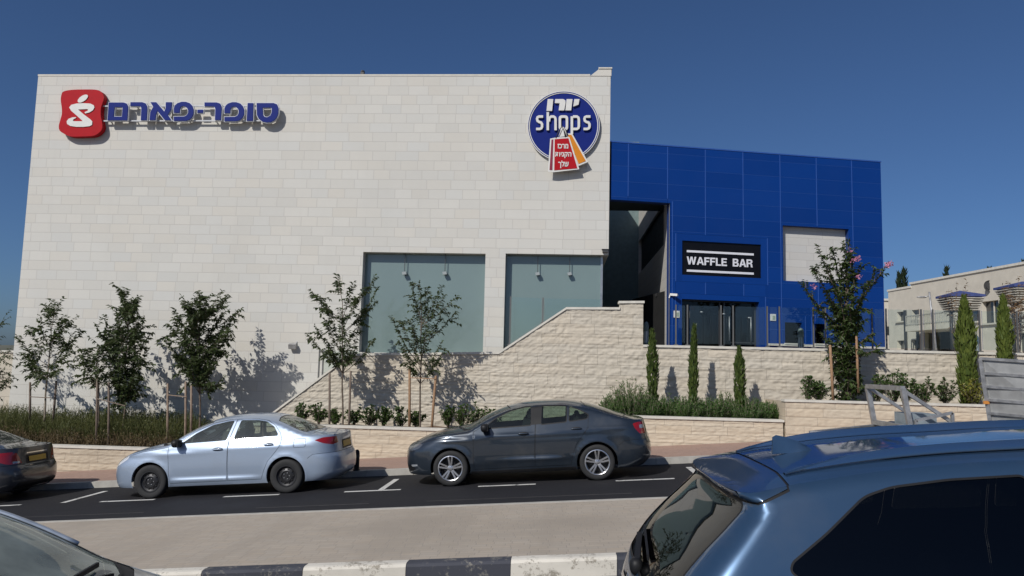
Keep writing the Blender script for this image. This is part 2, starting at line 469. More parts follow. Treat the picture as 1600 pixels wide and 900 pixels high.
def wheel(parent, x, y, side, r, kind, rimr, w=.2):
    """side -1: outer face towards -y"""
    o = side
    t = MB()
    prof = [(rimr, -.46*w), (rimr+.02, -.5*w), (r-.055, -.52*w), (r-.02, -.49*w), (r-.004, -.38*w), (r, 0), (r-.004, .38*w), (r-.02, .49*w), (r-.055, .52*w), (rimr+.02, .5*w), (rimr, .46*w)]
    m_ = MB(); c = (x, y, r)
    yo = .5*w*o
    if kind == 'steel':
        m_.lathe([(rimr+.004, yo), (rimr-.012, yo), (rimr-.02, yo*.75), (rimr-.05, yo*.55), (rimr-.075, yo*.72), (.095, yo*.80), (.085, yo*.62), (.03, yo*.62), (.028, yo*.75), (0.001, yo*.75)], 'y', c, 32)
        for k in range(10):
            an = 2*math.pi*k/10; m_.sphere((x+math.cos(an)*(rimr-.065), y+yo*.70, r+math.sin(an)*(rimr-.065)), (.016, .008, .016), 8, 1)
        for k in range(5):
            an = 2*math.pi*k/5; m_.sphere((x+math.cos(an)*.055, y+yo*.66, r+math.sin(an)*.055), (.011, .012, .011), 8, 2)
        mats = [M_steelw, M_seam, M_galv]
    else:
        m_.lathe([(rimr+.006, yo), (rimr-.006, yo*1.03), (rimr-.016, yo*.98), (rimr-.022, yo*.2), (rimr-.03, -yo*.6)], 'y', c, 40)
        m_.lathe([(rimr-.03, -yo*.2), (.02, -yo*.2)], 'y', c, 32, 1)
        m_.lathe([(.062, yo*.4), (.058, yo*.86), (.04, yo*.92), (.001, yo*.92)], 'y', c, 24)
        for k in range(5):
            for d in (-.17, .17):
                an = 2*math.pi*k/5+.3; a0, a1 = an+d*1.5, an+d*.95
                A = Vector((x+math.cos(a0)*.05, y+yo*.80, r+math.sin(a0)*.05)); B = Vector((x+math.cos(a1)*(rimr-.01), y+yo*.92, r+math.sin(a1)*(rimr-.01)))
                m_.bar(A, B, .03, .022, (0, 1, 0))
            an = 2*math.pi*(k+.5)/5+.3; m_.sphere((x+math.cos(an)*.04, y+yo*.93, r+math.sin(an)*.04), (.007, .006, .007), 6, 1)
        mats = [M_alloy, M_seam]
    wo = m_.build('wheel', mats, parent, angle=35)
    t.lathe(prof, 'y', c, 40).build('tyre', M_tyre, wo, angle=50)
    return wo

def build_car(sp, name, label, cat, group, paintmat, X0, Y0, zroad, facing=-1, glass=None, tilt=None):
    """sp: shape; car local x runs from the nose to the tail, y to the right-hand side of a car facing -x"""
    L = sp['L']; XF, XR, U, YB, CRN = pchip(sp['XF']), pchip(sp['XR']), pchip(sp['U']), pchip(sp['YB']), pchip(sp['crown'])
    Rf, pf, Rr, pr = sp.get('Rf', .9), sp.get('pf', 2.8), sp.get('Rr', .6), sp.get('pr', 3.2)
    cf, cr = sp.get('cf', .62), sp.get('cr', .72); rr = sp.get('rr', .05); RRZ = pchip(sp['Rrz']) if 'Rrz' in sp else None
    Rz = lambda z: RRZ(z) if RRZ else Rr
    step = sp.get('step', .055)
    ZS = sp['zs']; wheels = sp['wheels']; AR = sp['arch']; crease = sp.get('crease', [])
    def sup(t, p): t = min(max(1-t, 0), 1); return (1-t**p)**(1/p)
    def Y(x, z):
        y = YB(z)*(1-.03*((x/L-.52)/.5)**2)
        y *= sup((x-XF(z))/Rf, pf)*sup((XR(z)-x)/Rz(z), pr)
        u = U(x); t = (z-(u-rr))/rr
        if t > 0: t = min(t, 1); y -= rr*.75*(1-math.sqrt(max(0, 1-.97*t*t)))*min(1, max(0, y/.5))
        for (pts_, amp, wd) in crease:
            if pts_[0][0] < x < pts_[-1][0]:
                zc = np.interp(x, [q[0] for q in pts_], [q[1] for q in pts_]); fade = min(1, (x-pts_[0][0])/.3, (pts_[-1][0]-x)/.3)
                d = (z-zc)/wd; y += amp*fade*(math.exp(-d*d) if d < 0 else math.exp(-d*d*4))
        for wx in wheels:
            dd = math.hypot(x-wx, z-sp['wr'])-AR
            if dd > -.02: y += sp.get('flare', .016)*math.exp(-((dd)/.06)**2)*(1 if z < .8 else max(0, 1-(z-.8)/.08))
        return max(y, 0)
    dcf = Rf*(1-(1-cf**pf)**(1/pf)); dcr_ = lambda z: Rz(z)*(1-(1-cr**pr)**(1/pr))
    def ztop(end):
        z = .8
        for _ in range(60):
            z = .5*z+.5*(U(XF(z)+dcf) if end == 0 else U(XR(z)-dcr_(z)))
        return z
    zf, zr = ztop(0), ztop(1)
    zsl = lambda x: ZS(x) if callable(ZS) else ZS
    frontline = [(XF(z)+dcf, z) for z in np.linspace(zsl(0), zf, 18)]
    rearline = [(XR(z)-dcr_(z), z) for z in sorted(set(list(np.linspace(zsl(L), zr, 30))+[z for z in sp.get('rz', []) if z < zr]))]
    xa, xb = frontline[0][0], rearline[0][0]
    bottom = [(x, zsl(x)) for x in np.linspace(xa, xb, 40)]
    top = [(x, U(x)) for x in np.linspace(frontline[-1][0], rearline[-1][0], 90)]
    dom = bottom[:-1]+rearline[:-1]+top[::-1][:-1]+frontline[::-1][:-1]
    archp = [[(wx+AR*math.cos(a), sp['wr']+AR*math.sin(a)) for a in np.linspace(0, 2*math.pi, 48, endpoint=False)] for wx in wheels]
    sink = {}
    for side, nm in ((-1, 'R'), (1, 'L')):
        regs = [(None, a, 0) for a in archp]+[((k+nm) if k and k[0] != '=' else (k[1:] if k else None), p_, i_) for k, p_, i_ in sp['side']]
        sheet(dom, regs, step, lambda x, z: (x, side*Y(x, z), z), (0, side, 0), sink)
        for wx in wheels:          # rolled lip of each wheel arch
            A = [(wx+AR*math.cos(a), sp['wr']+AR*math.sin(a)) for a in np.linspace(0, math.pi, 40)]
            A = [q for q in A if q[1] > zsl(q[0])]
            add_ring(sink, 'body', [(q[0], side*Y(*q), q[1]) for q in A], [(q[0], side*(Y(*q)-.05), q[1]) for q in A], [(-(q[0]-wx)/AR, 0, -(q[1]-sp['wr'])/AR) for q in A])
    # ends
    def endsheet(end):
        XX, Re_, p_, c_, zt = (XF, lambda z: Rf, pf, cf, zf) if end == 0 else (XR, Rz, pr, cr, zr)
        sg = 1 if end == 0 else -1
        def fm(y, z):
            yb = YB(z)*(1-.03*((XX(z)/L-.52)/.5)**2); q = min(abs(y)/yb, .999)
            return (XX(z)+sg*Re_(z)*(1-(1-q**p_)**(1/p_)), y, z)
        zs0 = zsl(0) if end == 0 else zsl(L)
        def ycr(z):
            return Y(XX(z)+sg*(dcf if end == 0 else dcr_(z)), z)
        rt = [(ycr(z), z) for z in sorted(set(list(np.linspace(zs0, zt, 30))+[z for z in (sp.get('rz', []) if end else []) if z < zt]))]
        # top edge follows U along the plan curve
        tp = []
        for q in np.linspace(1, -1, 41):
            y = q*rt[-1][0]; z = zt
            for _ in range(40): z = .5*z+.5*U(fm(y, z)[0])
            tp.append((y, z))
        d = [(-a, b) for a, b in rt[::-1]][::-1]
        poly = [(a, b) for a, b in rt]+tp[1:-1]+[(-a, b) for a, b in rt][::-1]
        regs = []
        for k, p2, i_ in sp['front' if end == 0 else 'rear']:
            if k and k[0] == '=': regs.append((k[1:], p2, i_))
            else:
                regs.append((k+'L' if k else None, p2, i_)); regs.append((k+'R' if k else None, [(-a, b) for a, b in p2], i_))
        sheet(poly, regs, min(step, .05), fm, (-sg, 0, 0), sink)
    endsheet(0); endsheet(1)
    # top
    def nose(end):
        x = 0 if end == 0 else L
        for _ in range(60): x = .5*x+.5*(XF(U(x)) if end == 0 else XR(U(x)))
        return x
    x0, x1 = nose(0)+.0015, nose(1)-.0015; pn = sp.get('pn', 3.2)
    def tm(x, s):
        x_ = min(max(x, x0), x1); ye = Y(x_, U(x_)); edge = min(1, (x_-x0)/.35, (x1-x_)/.35)
        return (x, s*ye, U(x_)+CRN(x_)*edge*(1-min(abs(s), 1)**pn))
    dom2 = [(x0, -1), (x1, -1), (x1, 1), (x0, 1)]
    tt = np.concatenate([x0+.35*np.linspace(0, 1, 12)**2.2, np.arange(x0+.4, x1-.4, step*1.2), x1-.35*np.linspace(1, 0, 12)**2.2])
    ss = np.array([-1, -.985, -.96, -.92, -.86, -.78, -.66, -.5, -.34, -.17, 0, .17, .34, .5, .66, .78, .86, .92, .96, .985, 1])*.999
    regs = []
    for k, half, i_ in sp['top']:
        full = half+[(a, -b) for a, b in half[::-1] if b > 1e-4]
        if k[0] == '=': regs.append((k[1:], full, i_))
        else: regs.append((k+'L', half, i_)); regs.append((k+'R', [(a, -b) for a, b in half], i_))
    sheet(dom2, regs, step, tm, (0, 0, 1), sink, (tt, ss))
    root = thing(name, label, cat, (X0, Y0, zroad), group)
    objs = {}
    def emit(key, nm, mat, parent):
        if key not in sink: return None
        s = sink[key]; m_ = MB(); m_.v = s['v']; m_.f = s['f']; m_.mi = [0]*len(s['f']); m_.nrm = s['n']
        objs[key] = (m_.build_split(nm, mat, parent) if key in ('bump', 'trim', 'seam', 'rail') else [m_.build(nm, mat, parent)])[0]; return objs[key]
    gl = glass or G_car
    body = emit('body', 'body', paintmat, root)
    order = [('seam', 'panel_gap', M_seam, body), ('trim', 'window_trim', M_black, body), ('grille', 'grille', M_black, root), ('ws', 'windshield', gl, root),
             ('rw', 'rear_window', gl, root), ('bump', 'bumper_grille', M_black, root), ('bonnet', 'bonnet', paintmat, root), ('boot', 'boot_lid', paintmat, root), ('rail', 'roof_panel', paintmat, body), ('cowl', 'cowl', M_black, root),
             ('sill', 'sill_trim', M_black, root), ('plate', 'number_plate', M_plate, root), ('tailgate', 'tailgate', paintmat, root), ('spoiler', 'spoiler', paintmat, root), ('gap', 'spoiler_gap', M_black, body)]
    for a in order: emit(*a)
    for nm in 'RL':
        for d in ('fd', 'rd'):
            dn = emit(d+nm, 'door', paintmat, root)
            emit(d+'w'+nm, 'window', sp.get('sideglass', gl), dn or root)
            emit(d+'t'+nm, 'window_frame', sp.get('frame', M_black), dn or root)
        emit('qw'+nm, 'quarter_window', sp.get('sideglass', gl), root); emit('qt'+nm, 'quarter_window_frame', M_black, root)
        emit('hl'+nm, 'headlight', sp.get('lampmat', M_clearl), root); t = emit('tl'+nm, 'tail_light', M_red, root)
        emit('tc'+nm, 'reverse_lamp', M_clearl, t or root); emit('fuel'+nm, 'fuel_flap', paintmat, root); emit('fog'+nm, 'fog_lamp', M_clearl, root)
        emit('chr'+nm, 'chrome_strip', M_chrome, root); emit('cl'+nm, 'cladding', M_black, root)
    # underside, wheel wells, cabin
    u = MB(); yw = YB(.5)-.06
    x_ = sorted([.25]+[w+s*(AR+.005) for w in wheels for s in (-1, 1)]+[L-.2])
    for a, b in zip(x_[::2], x_[1::2]):
        zc = U((a+b)/2); yk = .02 if (a > .3 and b < L-.3) else .20
        u.box(a+(.25 if a < .3 else 0), b-(.35 if b > L-.3 else 0), -yw+yk, yw-yk, zsl(1)+.01, min(.48, zc-.15))
    for w_ in wheels: u.box(w_-AR, w_+AR, -yw+.27, yw-.27, zsl(1)+.02, .62); u.box(w_-AR, w_+AR, -yw+.03, yw-.03, sp['wr']+AR-.0, sp['wr']+AR+.03)
    und = u.build('underbody', M_under, root)
    for w_ in wheels:
        for s in (-1, 1): wheel(root, w_, s*(YB(.45)-.115), s, sp['wr'], sp['rim'], sp['rimr'])
    sx = sp['seat']; sm = sp.get('seatmat', M_seat)
    for s in (-1, 1):
        q = MB(); q.sphere((sx, s*.37, .62), (.28, .25, .11), 16, p=3.5); q.obox((sx+.3, s*.37, .85), (.07, 0, -.018), (0, .23, 0), (.07, 0, .29)); q.sphere((sx+.405, s*.37, 1.20), (.055, .14, .09), 12, p=3)
        q.build('front_seat', sm, root, angle=40)
    q = MB(); q.sphere((sx+.95, 0, .64), (.26, .62, .11), 16, p=4); q.obox((sx+1.23, 0, .86), (.06, 0, -.02), (0, .6, 0), (.07, 0, .25))
    for s in (-1, 1): q.sphere((sx+1.31, s*.36, 1.14), (.05, .13, .07), 10, p=3)
    q.build('rear_seat', sm, root, angle=40)
    q = MB(); q.sphere((sx-.58, 0, .80), (.36, .66, .15), 16, p=3.5); q.build('dashboard', sp.get('dashmat', sm), root, smooth=True)
    q = MB(); c = Vector((sx-.33, -.36 if facing == -1 else .36, .90)); pr_ = []
    for k in range(21):
        an = 2*math.pi*k/20; pr_.append(c+Vector((-.05*math.sin(an), .18*math.cos(an), .17*math.sin(an))))
    q.tube(pr_, .013, 6, False); q.tube([c-Vector((.0, .17, 0)), c+Vector((-.05, 0, -.01)), c+Vector((0, .17, 0))], .016, 6); q.tube([c, c+Vector((-.25, 0, -.06))], .03, 6); q.build('steering_wheel', sm, root, smooth=True)
    q = MB(); q.box(sx-.75, sx+1.5, -yw+.06, yw-.06, .485, .51); q.build('cabin_floor', sp.get('dashmat', sm), root)
    # handles and mirrors
    for s, nm in ((-1, 'R'), (1, 'L')):
        for d, (hx, hz) in zip(('fd', 'rd'), sp['handles']):
            if d+nm not in objs: continue
            h = MB(); yy = Y(hx, hz); h.sphere((hx, s*(yy-.004), hz), (.10, .012, .035), 12, 1); h.sphere((hx, s*(yy+.022), hz+.004), (.105, .012, .014), 12, 0, 2.6)
            h.build('handle', [(sp.get("handlemat") or paintmat), M_seam], objs[d+nm], smooth=True)
        if s == sp.get('nomirror'): continue
        mx, mz = sp['mirror']; yy = Y(mx+.05, mz); h = MB()
        h.sphere((mx, s*(yy+.115), mz+.02), (.075, .115, .075), 14, 0, 2.8); h.obox((mx+.055, s*(yy+.12), mz+.02), (.012, 0, 0), (0, .09, 0), (0, 0, .055), 1); h.bar((mx+.02, s*(yy-.01), mz-.045), (mx, s*(yy+.09), mz-.03), .05, .03, mi=1)
        h.build('mirror', [sp.get('mirrormat', paintmat), M_black], root, angle=40)
    tl = tilt if tilt is not None else math.atan(G)
    if facing == -1: root.rotation_euler = (0, -tl, 0)
    else: root.rotation_euler = (0, tl, math.pi)
    return root, body, Y, U, tm, objs

def sedan_regions(fw, rw_, qw, fd, rd, seamw=.007, tw=.020):
    """windows, frames, doors and the gaps between them"""
    out = []
    out += [('fdw', fw, .004), ('rdw', rw_, .004)]
    if qw: out.append(('qw', qw, .004))
    out += [('fdt', offset(fw, tw), 0), ('rdt', offset(rw_, tw), 0)]
    if qw: out.append(('qt', offset(qw, tw-.002), 0))
    for pl in (fd, rd): out.append(('=seam', strip(pl+[pl[0]], seamw), .004))
    out += [('fd', fd, 0), ('rd', rd, 0)]
    return out

COROLLA = dict(L=4.54, step=.055, wheels=(.94, 3.54), wr=.313, arch=.365, rim='steel', rimr=.195, zs=.205,
    XF=[(.15, .12), (.2, .05), (.3, .012), (.45, 0), (.56, .012), (.64, .05), (.70, .11), (.78, .22)],
    XR=[(.15, 4.30), (.22, 4.42), (.32, 4.52), (.48, 4.54), (.62, 4.525), (.70, 4.48), (.85, 4.46), (1.0, 4.45), (1.06, 4.44), (1.2, 4.40)],
    U=[(.0, .70), (.10, .712), (.3, .775), (.55, .838), (.85, .893), (1.12, .93), (1.25, .955), (1.5, 1.09), (1.8, 1.235), (2.05, 1.325), (2.3, 1.375), (2.6, 1.393), (2.9, 1.380), (3.15, 1.340), (3.4, 1.258), (3.65, 1.15), (3.88, 1.065), (4.05, 1.035), (4.3, 1.025), (4.45, 1.015)],
    YB=[(.15, .80), (.25, .845), (.4, .866), (.6, .88), (.75, .882), (.88, .868), (.97, .835), (1.1, .775), (1.25, .69), (1.4, .595), (1.5, .53)],
    crown=[(0, .02), (.5, .05), (1.1, .075), (1.5, .10), (2.0, .085), (2.6, .072), (3.2, .08), (3.6, .075), (4.0, .05), (4.5, .035)],
    crease=[([(.9, .80), (2.4, .86), (4.3, .90)], .010, .06), ([(1.2, .32), (3.2, .34)], .012, .04)],
    seat=1.95, lampmat=M_lampbright, handles=[(2.26, .86), (3.22, .905)], mirror=(1.50, .985), flare=.016)
_fw = rpoly([(1.53, .985), (1.80, 1.17), (2.08, 1.300), (2.36, 1.353), (2.485, 1.362), (2.40, 1.012)], .03)
_rw = rpoly([(2.61, 1.365), (2.95, 1.352), (3.12, 1.320), (3.28, 1.225), (3.375, 1.09), (3.37, 1.055), (2.535, 1.02)], .035)
_fd = [(1.30, .93), (1.42, .975), (1.52, 1.03), (1.80, 1.205), (2.08, 1.332), (2.36, 1.378), (2.53, 1.384), (2.45, 1.02), (2.43, .60), (2.42, .275), (1.33, .265), (1.31, .45)]
_rd = [(2.54, 1.384), (2.95, 1.373), (3.14, 1.338), (3.30, 1.245), (3.42, 1.10), (3.46, 1.0), (3.44, .88), (3.33, .74), (3.20, .60), (3.12, .42), (3.07, .28), (2.43, .275), (2.44, .60), (2.46, 1.02)]
COROLLA['side'] = sedan_regions(_fw, _rw, None, _fd, _rd)+[
    ('tl', rpoly([(4.08, .945), (4.22, .985), (4.44, .985), (4.48, .86), (4.40, .835), (4.25, .875)], .02), 0),
    ('hl', rpoly([(.04, .575), (.09, .665), (.28, .742), (.47, .795), (.46, .735), (.33, .665), (.18, .585)], .02), -.002),
    ('=seam', strip(rpoly([(3.70, .83), (3.92, .83), (3.92, .985), (3.70, .985), (3.70, .83)], .03)+[], .006), .003),
    ('=seam', strip([(.50, .80), (.80, .868), (1.12, .905), (1.30, .93)], .007), .004),
    ('=seam', strip([(4.50, .70), (4.2, .70), (4.05, .69), (3.95, .62)], .006), .003),
    ('=bump', rpoly([(.0, .55), (.02, .62), (.10, .625), (.13, .59), (.08, .55)], .01), .003), ('=bump', rpoly([(-.02, .36), (-.02, .44), (.09, .45), (.12, .40), (.08, .36)], .01), .003), ]
COROLLA['front'] = [('hl', [(.42, .64), (.75, .60), (.75, .72), (.45, .70)], 0), ('=grille', rpoly([(-.36, .60), (.36, .60), (.40, .67), (-.40, .67)], .02), .006), ('=bump', rpoly([(-.48, .28), (.48, .28), (.40, .44), (-.40, .44)], .03), .006)]
COROLLA['rear'] = [('=plate', [(-.26, .76), (.26, .76), (.26, .87), (-.26, .87)], -.006), ('=trim', [(-.32, .73), (.32, .73), (.32, .90), (-.32, .90)], 0), ('tl', rpoly([(.46, .86), (.72, .84), (.72, .985), (.5, .985)], .02), 0), ('=seam', strip([(-.7, .70), (.7, .70)], .008), .003)]
_ws = [(1.02, 0), (1.04, .35), (1.10, .65), (1.25, .93), (1.5, .94), (2.03, .92), (1.98, .6), (1.95, .3), (1.94, 0)]
_bw = [(3.26, 0), (3.28, .5), (3.33, .86), (3.75, .88), (3.86, .84), (3.92, .5), (3.94, 0)]
def top_regions(ws, bw, bonnet, boot):
    r = [('=ws', ws, .004), ('=rw', bw, .004)]
    full = lambda h: h+[(a, -b) for a, b in h[::-1] if b > 1e-4]
    r += [('=trim', half_off(ws, .018), 0), ('=trim', half_off(bw, .018), 0)]
    return r
def half_off(h, d):
    full = h+[(a, -b) for a, b in h[::-1] if b > 1e-4]
    o = offset(full, d); out = [(a, b) for a, b in o if b >= -1e-4]
    return out
COROLLA['top'] = top_regions(_ws, _bw, None, None)+[('=cowl', [(.97, 0), (.99, .35), (1.05, .66), (1.16, .93), (1.30, .99), (1.27, .94), (1.04, .35), (1.03, 0)], .004),
    ('=seam', [(.22, 0), (.24, .80), (.96, .93), (.96, .915), (.255, .785), (.235, 0)], .004), ('=seam', [(4.02, 0), (4.0, .80), (4.42, .82), (4.42, .805), (4.015, .785), (4.035, 0)], .004)]

OCTAVIA = dict(L=4.67, step=.055, wheels=(.93, 3.616), wr=.325, arch=.372, rim='alloy', rimr=.225, zs=.215,
    XF=[(.15, .14), (.2, .06), (.3, .015), (.42, 0), (.55, .0), (.66, .02), (.72, .06), (.78, .14), (.86, .25)],
    XR=[(.15, 4.42), (.25, 4.55), (.35, 4.64), (.48, 4.67), (.62, 4.66), (.70, 4.63), (.85, 4.60), (1.0, 4.565), (1.06, 4.55), (1.2, 4.5)],
    U=[(.0, .745), (.12, .765), (.3, .825), (.55, .888), (.85, .935), (1.12, .962), (1.28, .985), (1.5, 1.10), (1.8, 1.24), (2.05, 1.325), (2.3, 1.372), (2.6, 1.39), (2.95, 1.382), (3.25, 1.348), (3.55, 1.278), (3.85, 1.185), (4.12, 1.10), (4.32, 1.055), (4.5, 1.04), (4.6, 1.03)],
    YB=[(.15, .80), (.25, .86), (.4, .89), (.6, .905), (.76, .906), (.9, .885), (1.0, .842), (1.12, .782), (1.25, .70), (1.4, .605), (1.5, .54)],
    crown=[(0, .02), (.5, .05), (1.1, .075), (1.5, .10), (2.0, .085), (2.6, .072), (3.2, .082), (3.8, .075), (4.2, .05), (4.6, .03)],
    crease=[([(.5, .80), (2.0, .885), (4.5, .93)], .016, .05), ([(1.2, .40), (3.3, .47)], .018, .05)],
    seat=2.0, lampmat=M_lampdark, handles=[(2.30, .895), (3.27, .94)], mirror=(1.60, 1.015), flare=.018, mirrormat=M_black)
_fw = rpoly([(1.56, 1.02), (1.80, 1.18), (2.08, 1.303), (2.34, 1.352), (2.45, 1.360), (2.44, 1.045)], .03)
_rw = rpoly([(2.66, 1.363), (2.98, 1.353), (3.11, 1.340), (3.09, 1.078), (2.63, 1.052)], .03)
_qw = rpoly([(3.17, 1.330), (3.34, 1.268), (3.50, 1.175), (3.47, 1.115), (3.15, 1.083)], .03)
_fd = [(1.38, .965), (1.50, 1.03), (1.80, 1.212), (2.08, 1.333), (2.34, 1.374), (2.555, 1.380), (2.52, 1.05), (2.49, .60), (2.48, .30), (1.38, .29), (1.36, .45)]
_rd = [(2.57, 1.380), (2.98, 1.372), (3.20, 1.338), (3.36, 1.272), (3.52, 1.185), (3.50, 1.09), (3.48, .95), (3.36, .80), (3.25, .66), (3.17, .45), (3.14, .30), (2.49, .30), (2.50, .60), (2.53, 1.05)]
OCTAVIA['side'] = sedan_regions(_fw, _rw, _qw, _fd, _rd)+[
    ('tc', rpoly([(4.42, .895), (4.6, .89), (4.6, .955), (4.42, .955)], .02), -.002),
    ('tl', rpoly([(4.30, .985), (4.40, 1.005), (4.62, 1.0), (4.66, .80), (4.42, .80), (4.33, .90)], .02), 0),
    ('hl', rpoly([(.10, .655), (.14, .735), (.36, .785), (.42, .77), (.34, .70), (.2, .655)], .02), 0),
    ('=seam', strip([(.42, .80), (.80, .885), (1.12, .935), (1.34, .965)], .007), .004),
    ('=seam', strip([(4.62, .70), (4.3, .70), (4.12, .69), (4.03, .62)], .006), .003),
    ('=bump', rpoly([(.0, .27), (.0, .37), (.14, .39), (.26, .33), (.18, .27)], .01), .004), ('fog', rpoly([(.17, .36), (.30, .38), (.30, .41), (.17, .40)], .01), -.002),
    ('=sill', [(1.30, .21), (3.24, .21), (3.22, .265), (1.31, .255)], 0)]
OCTAVIA['side'].insert(3, ('=trim', [(2.45, 1.362), (2.66, 1.366), (2.63, 1.05), (2.44, 1.043)], 0))
OCTAVIA['front'] = [('hl', [(.42, .66), (.75, .655), (.75, .745), (.45, .74)], 0), ('=grille', rpoly([(-.38, .56), (.38, .56), (.42, .73), (-.42, .73)], .04), .006), ('=bump', rpoly([(-.55, .25), (.55, .25), (.5, .42), (-.5, .42)], .03), .006)]
OCTAVIA['rear'] = [('=plate', [(-.26, .66), (.26, .66), (.26, .77), (-.26, .77)], -.006), ('tl', rpoly([(.44, .80), (.72, .80), (.72, 1.0), (.5, 1.0)], .02), 0), ('=seam', strip([(-.7, .62), (.7, .62)], .008), .003)]
OCTAVIA['top'] = top_regions([(1.06, 0), (1.08, .35), (1.14, .65), (1.28, .93), (1.5, .94), (2.05, .92), (2.0, .6), (1.97, .3), (1.96, 0)], [(3.40, 0), (3.42, .5), (3.47, .86), (4.0, .87), (4.14, .83), (4.2, .5), (4.22, 0)], None, None)+[
    ('=cowl', [(1.01, 0), (1.03, .35), (1.09, .66), (1.20, .93), (1.33, .99), (1.30, .94), (1.08, .35), (1.07, 0)], .004),
    ('=seam', [(.20, 0), (.22, .80), (1.0, .93), (1.0, .915), (.235, .785), (.215, 0)], .004)]

# a saloon seen only from behind, at the picture's left edge
ACCENT = dict(COROLLA); ACCENT.update(rim='alloy', rimr=.2)
ACCENT['YB'] = [(.15, .78), (.25, .83), (.4, .855), (.6, .865), (.75, .868), (.88, .858), (.97, .83), (1.1, .77), (1.25, .69), (1.4, .595), (1.5, .53)]
ACCENT['rear'] = [('=plate', [(-.25, .735), (.25, .735), (.25, .835), (-.25, .835)], -.008), ('=trim', rpoly([(-.33, .70), (.33, .70), (.33, .87), (-.33, .87)], .03), .004),
    ('tc', rpoly([(.46, .73), (.72, .735), (.72, .775), (.48, .77)], .01), -.002), ('tl', rpoly([(.42, .72), (.80, .72), (.80, .95), (.52, .93)], .03), 0), ('=seam', strip([(-.8, .70), (-.4, .70), (-.37, .66), (.37, .66), (.4, .70), (.8, .70)], .009), .004),
    ('=bump', rpoly([(-.6, .24), (.6, .24), (.55, .36), (-.55, .36)], .03), .006), ('=chrR', [(-.30, .895), (.30, .895), (.30, .915), (-.30, .915)], -.004)]
ACCENT['side'] = [r for r in COROLLA['side'] if r[0] not in ('tl', 'fuel')]+[('tl', rpoly([(4.05, .90), (4.2, .95), (4.5, .95), (4.5, .72), (4.36, .72), (4.2, .80)], .03), 0)]

HATCH = dict(COROLLA); HATCH['YB'] = [(.15, .78), (.3, .83), (.5, .855), (.7, .86), (.85, .85), (.95, .82), (1.1, .765), (1.25, .695), (1.4, .61), (1.5, .55)]
HATCH['step'] = .04
HATCH['U'] = [(.0, .60), (.10, .63), (.3, .69), (.55, .755), (.75, .815), (.97, .88), (1.15, .945), (1.25, .985), (1.45, 1.10), (1.7, 1.24), (1.95, 1.355), (2.2, 1.42), (2.6, 1.45), (2.9, 1.44), (3.15, 1.40), (3.4, 1.30), (3.65, 1.17), (3.88, 1.075), (4.05, 1.035), (4.3, 1.025), (4.45, 1.015)]
HATCH['XF'] = [(.15, .12), (.2, .05), (.3, .012), (.45, 0), (.52, .012), (.58, .05), (.63, .11), (.72, .25)]
_fw = rpoly([(1.53, 1.02), (1.75, 1.17), (2.00, 1.31), (2.30, 1.385), (2.485, 1.40), (2.40, 1.04)], .03)
_rw = rpoly([(2.61, 1.40), (2.95, 1.385), (3.12, 1.345), (3.28, 1.245), (3.375, 1.11), (3.37, 1.08), (2.535, 1.045)], .035)
_fd = [(1.30, .955), (1.40, 1.0), (1.53, 1.07), (1.75, 1.205), (2.0, 1.345), (2.3, 1.415), (2.53, 1.43), (2.45, 1.04), (2.43, .60), (2.42, .275), (1.33, .265), (1.31, .45)]
_rd = [(2.54, 1.43), (2.95, 1.415), (3.14, 1.375), (3.30, 1.27), (3.42, 1.12), (3.46, 1.02), (3.44, .88), (3.33, .74), (3.20, .60), (3.12, .42), (3.07, .28), (2.43, .275), (2.44, .60), (2.46, 1.04)]
HATCH['side'] = sedan_regions(_fw, _rw, None, _fd, _rd)+[r for r in COROLLA['side'] if r[0] in ('tl',)]
HATCH['front'] = [('=grille', rpoly([(-.36, .46), (.36, .46), (.40, .55), (-.40, .55)], .02), .006)]
HATCH['top'] = top_regions([(.90, 0), (.92, .35), (1.0, .65), (1.17, .93), (1.45, .945), (2.03, .93), (1.98, .6), (1.95, .3), (1.94, 0)], _bw, None, None)+[
    ('=cowl', [(.82, 0), (.84, .35), (.91, .66), (1.02, .90), (1.08, .975), (1.27, .995), (1.20, .94), (.94, .35), (.92, 0)], .006)]
HATCH['seat'] = 1.85; HATCH['nomirror'] = -1

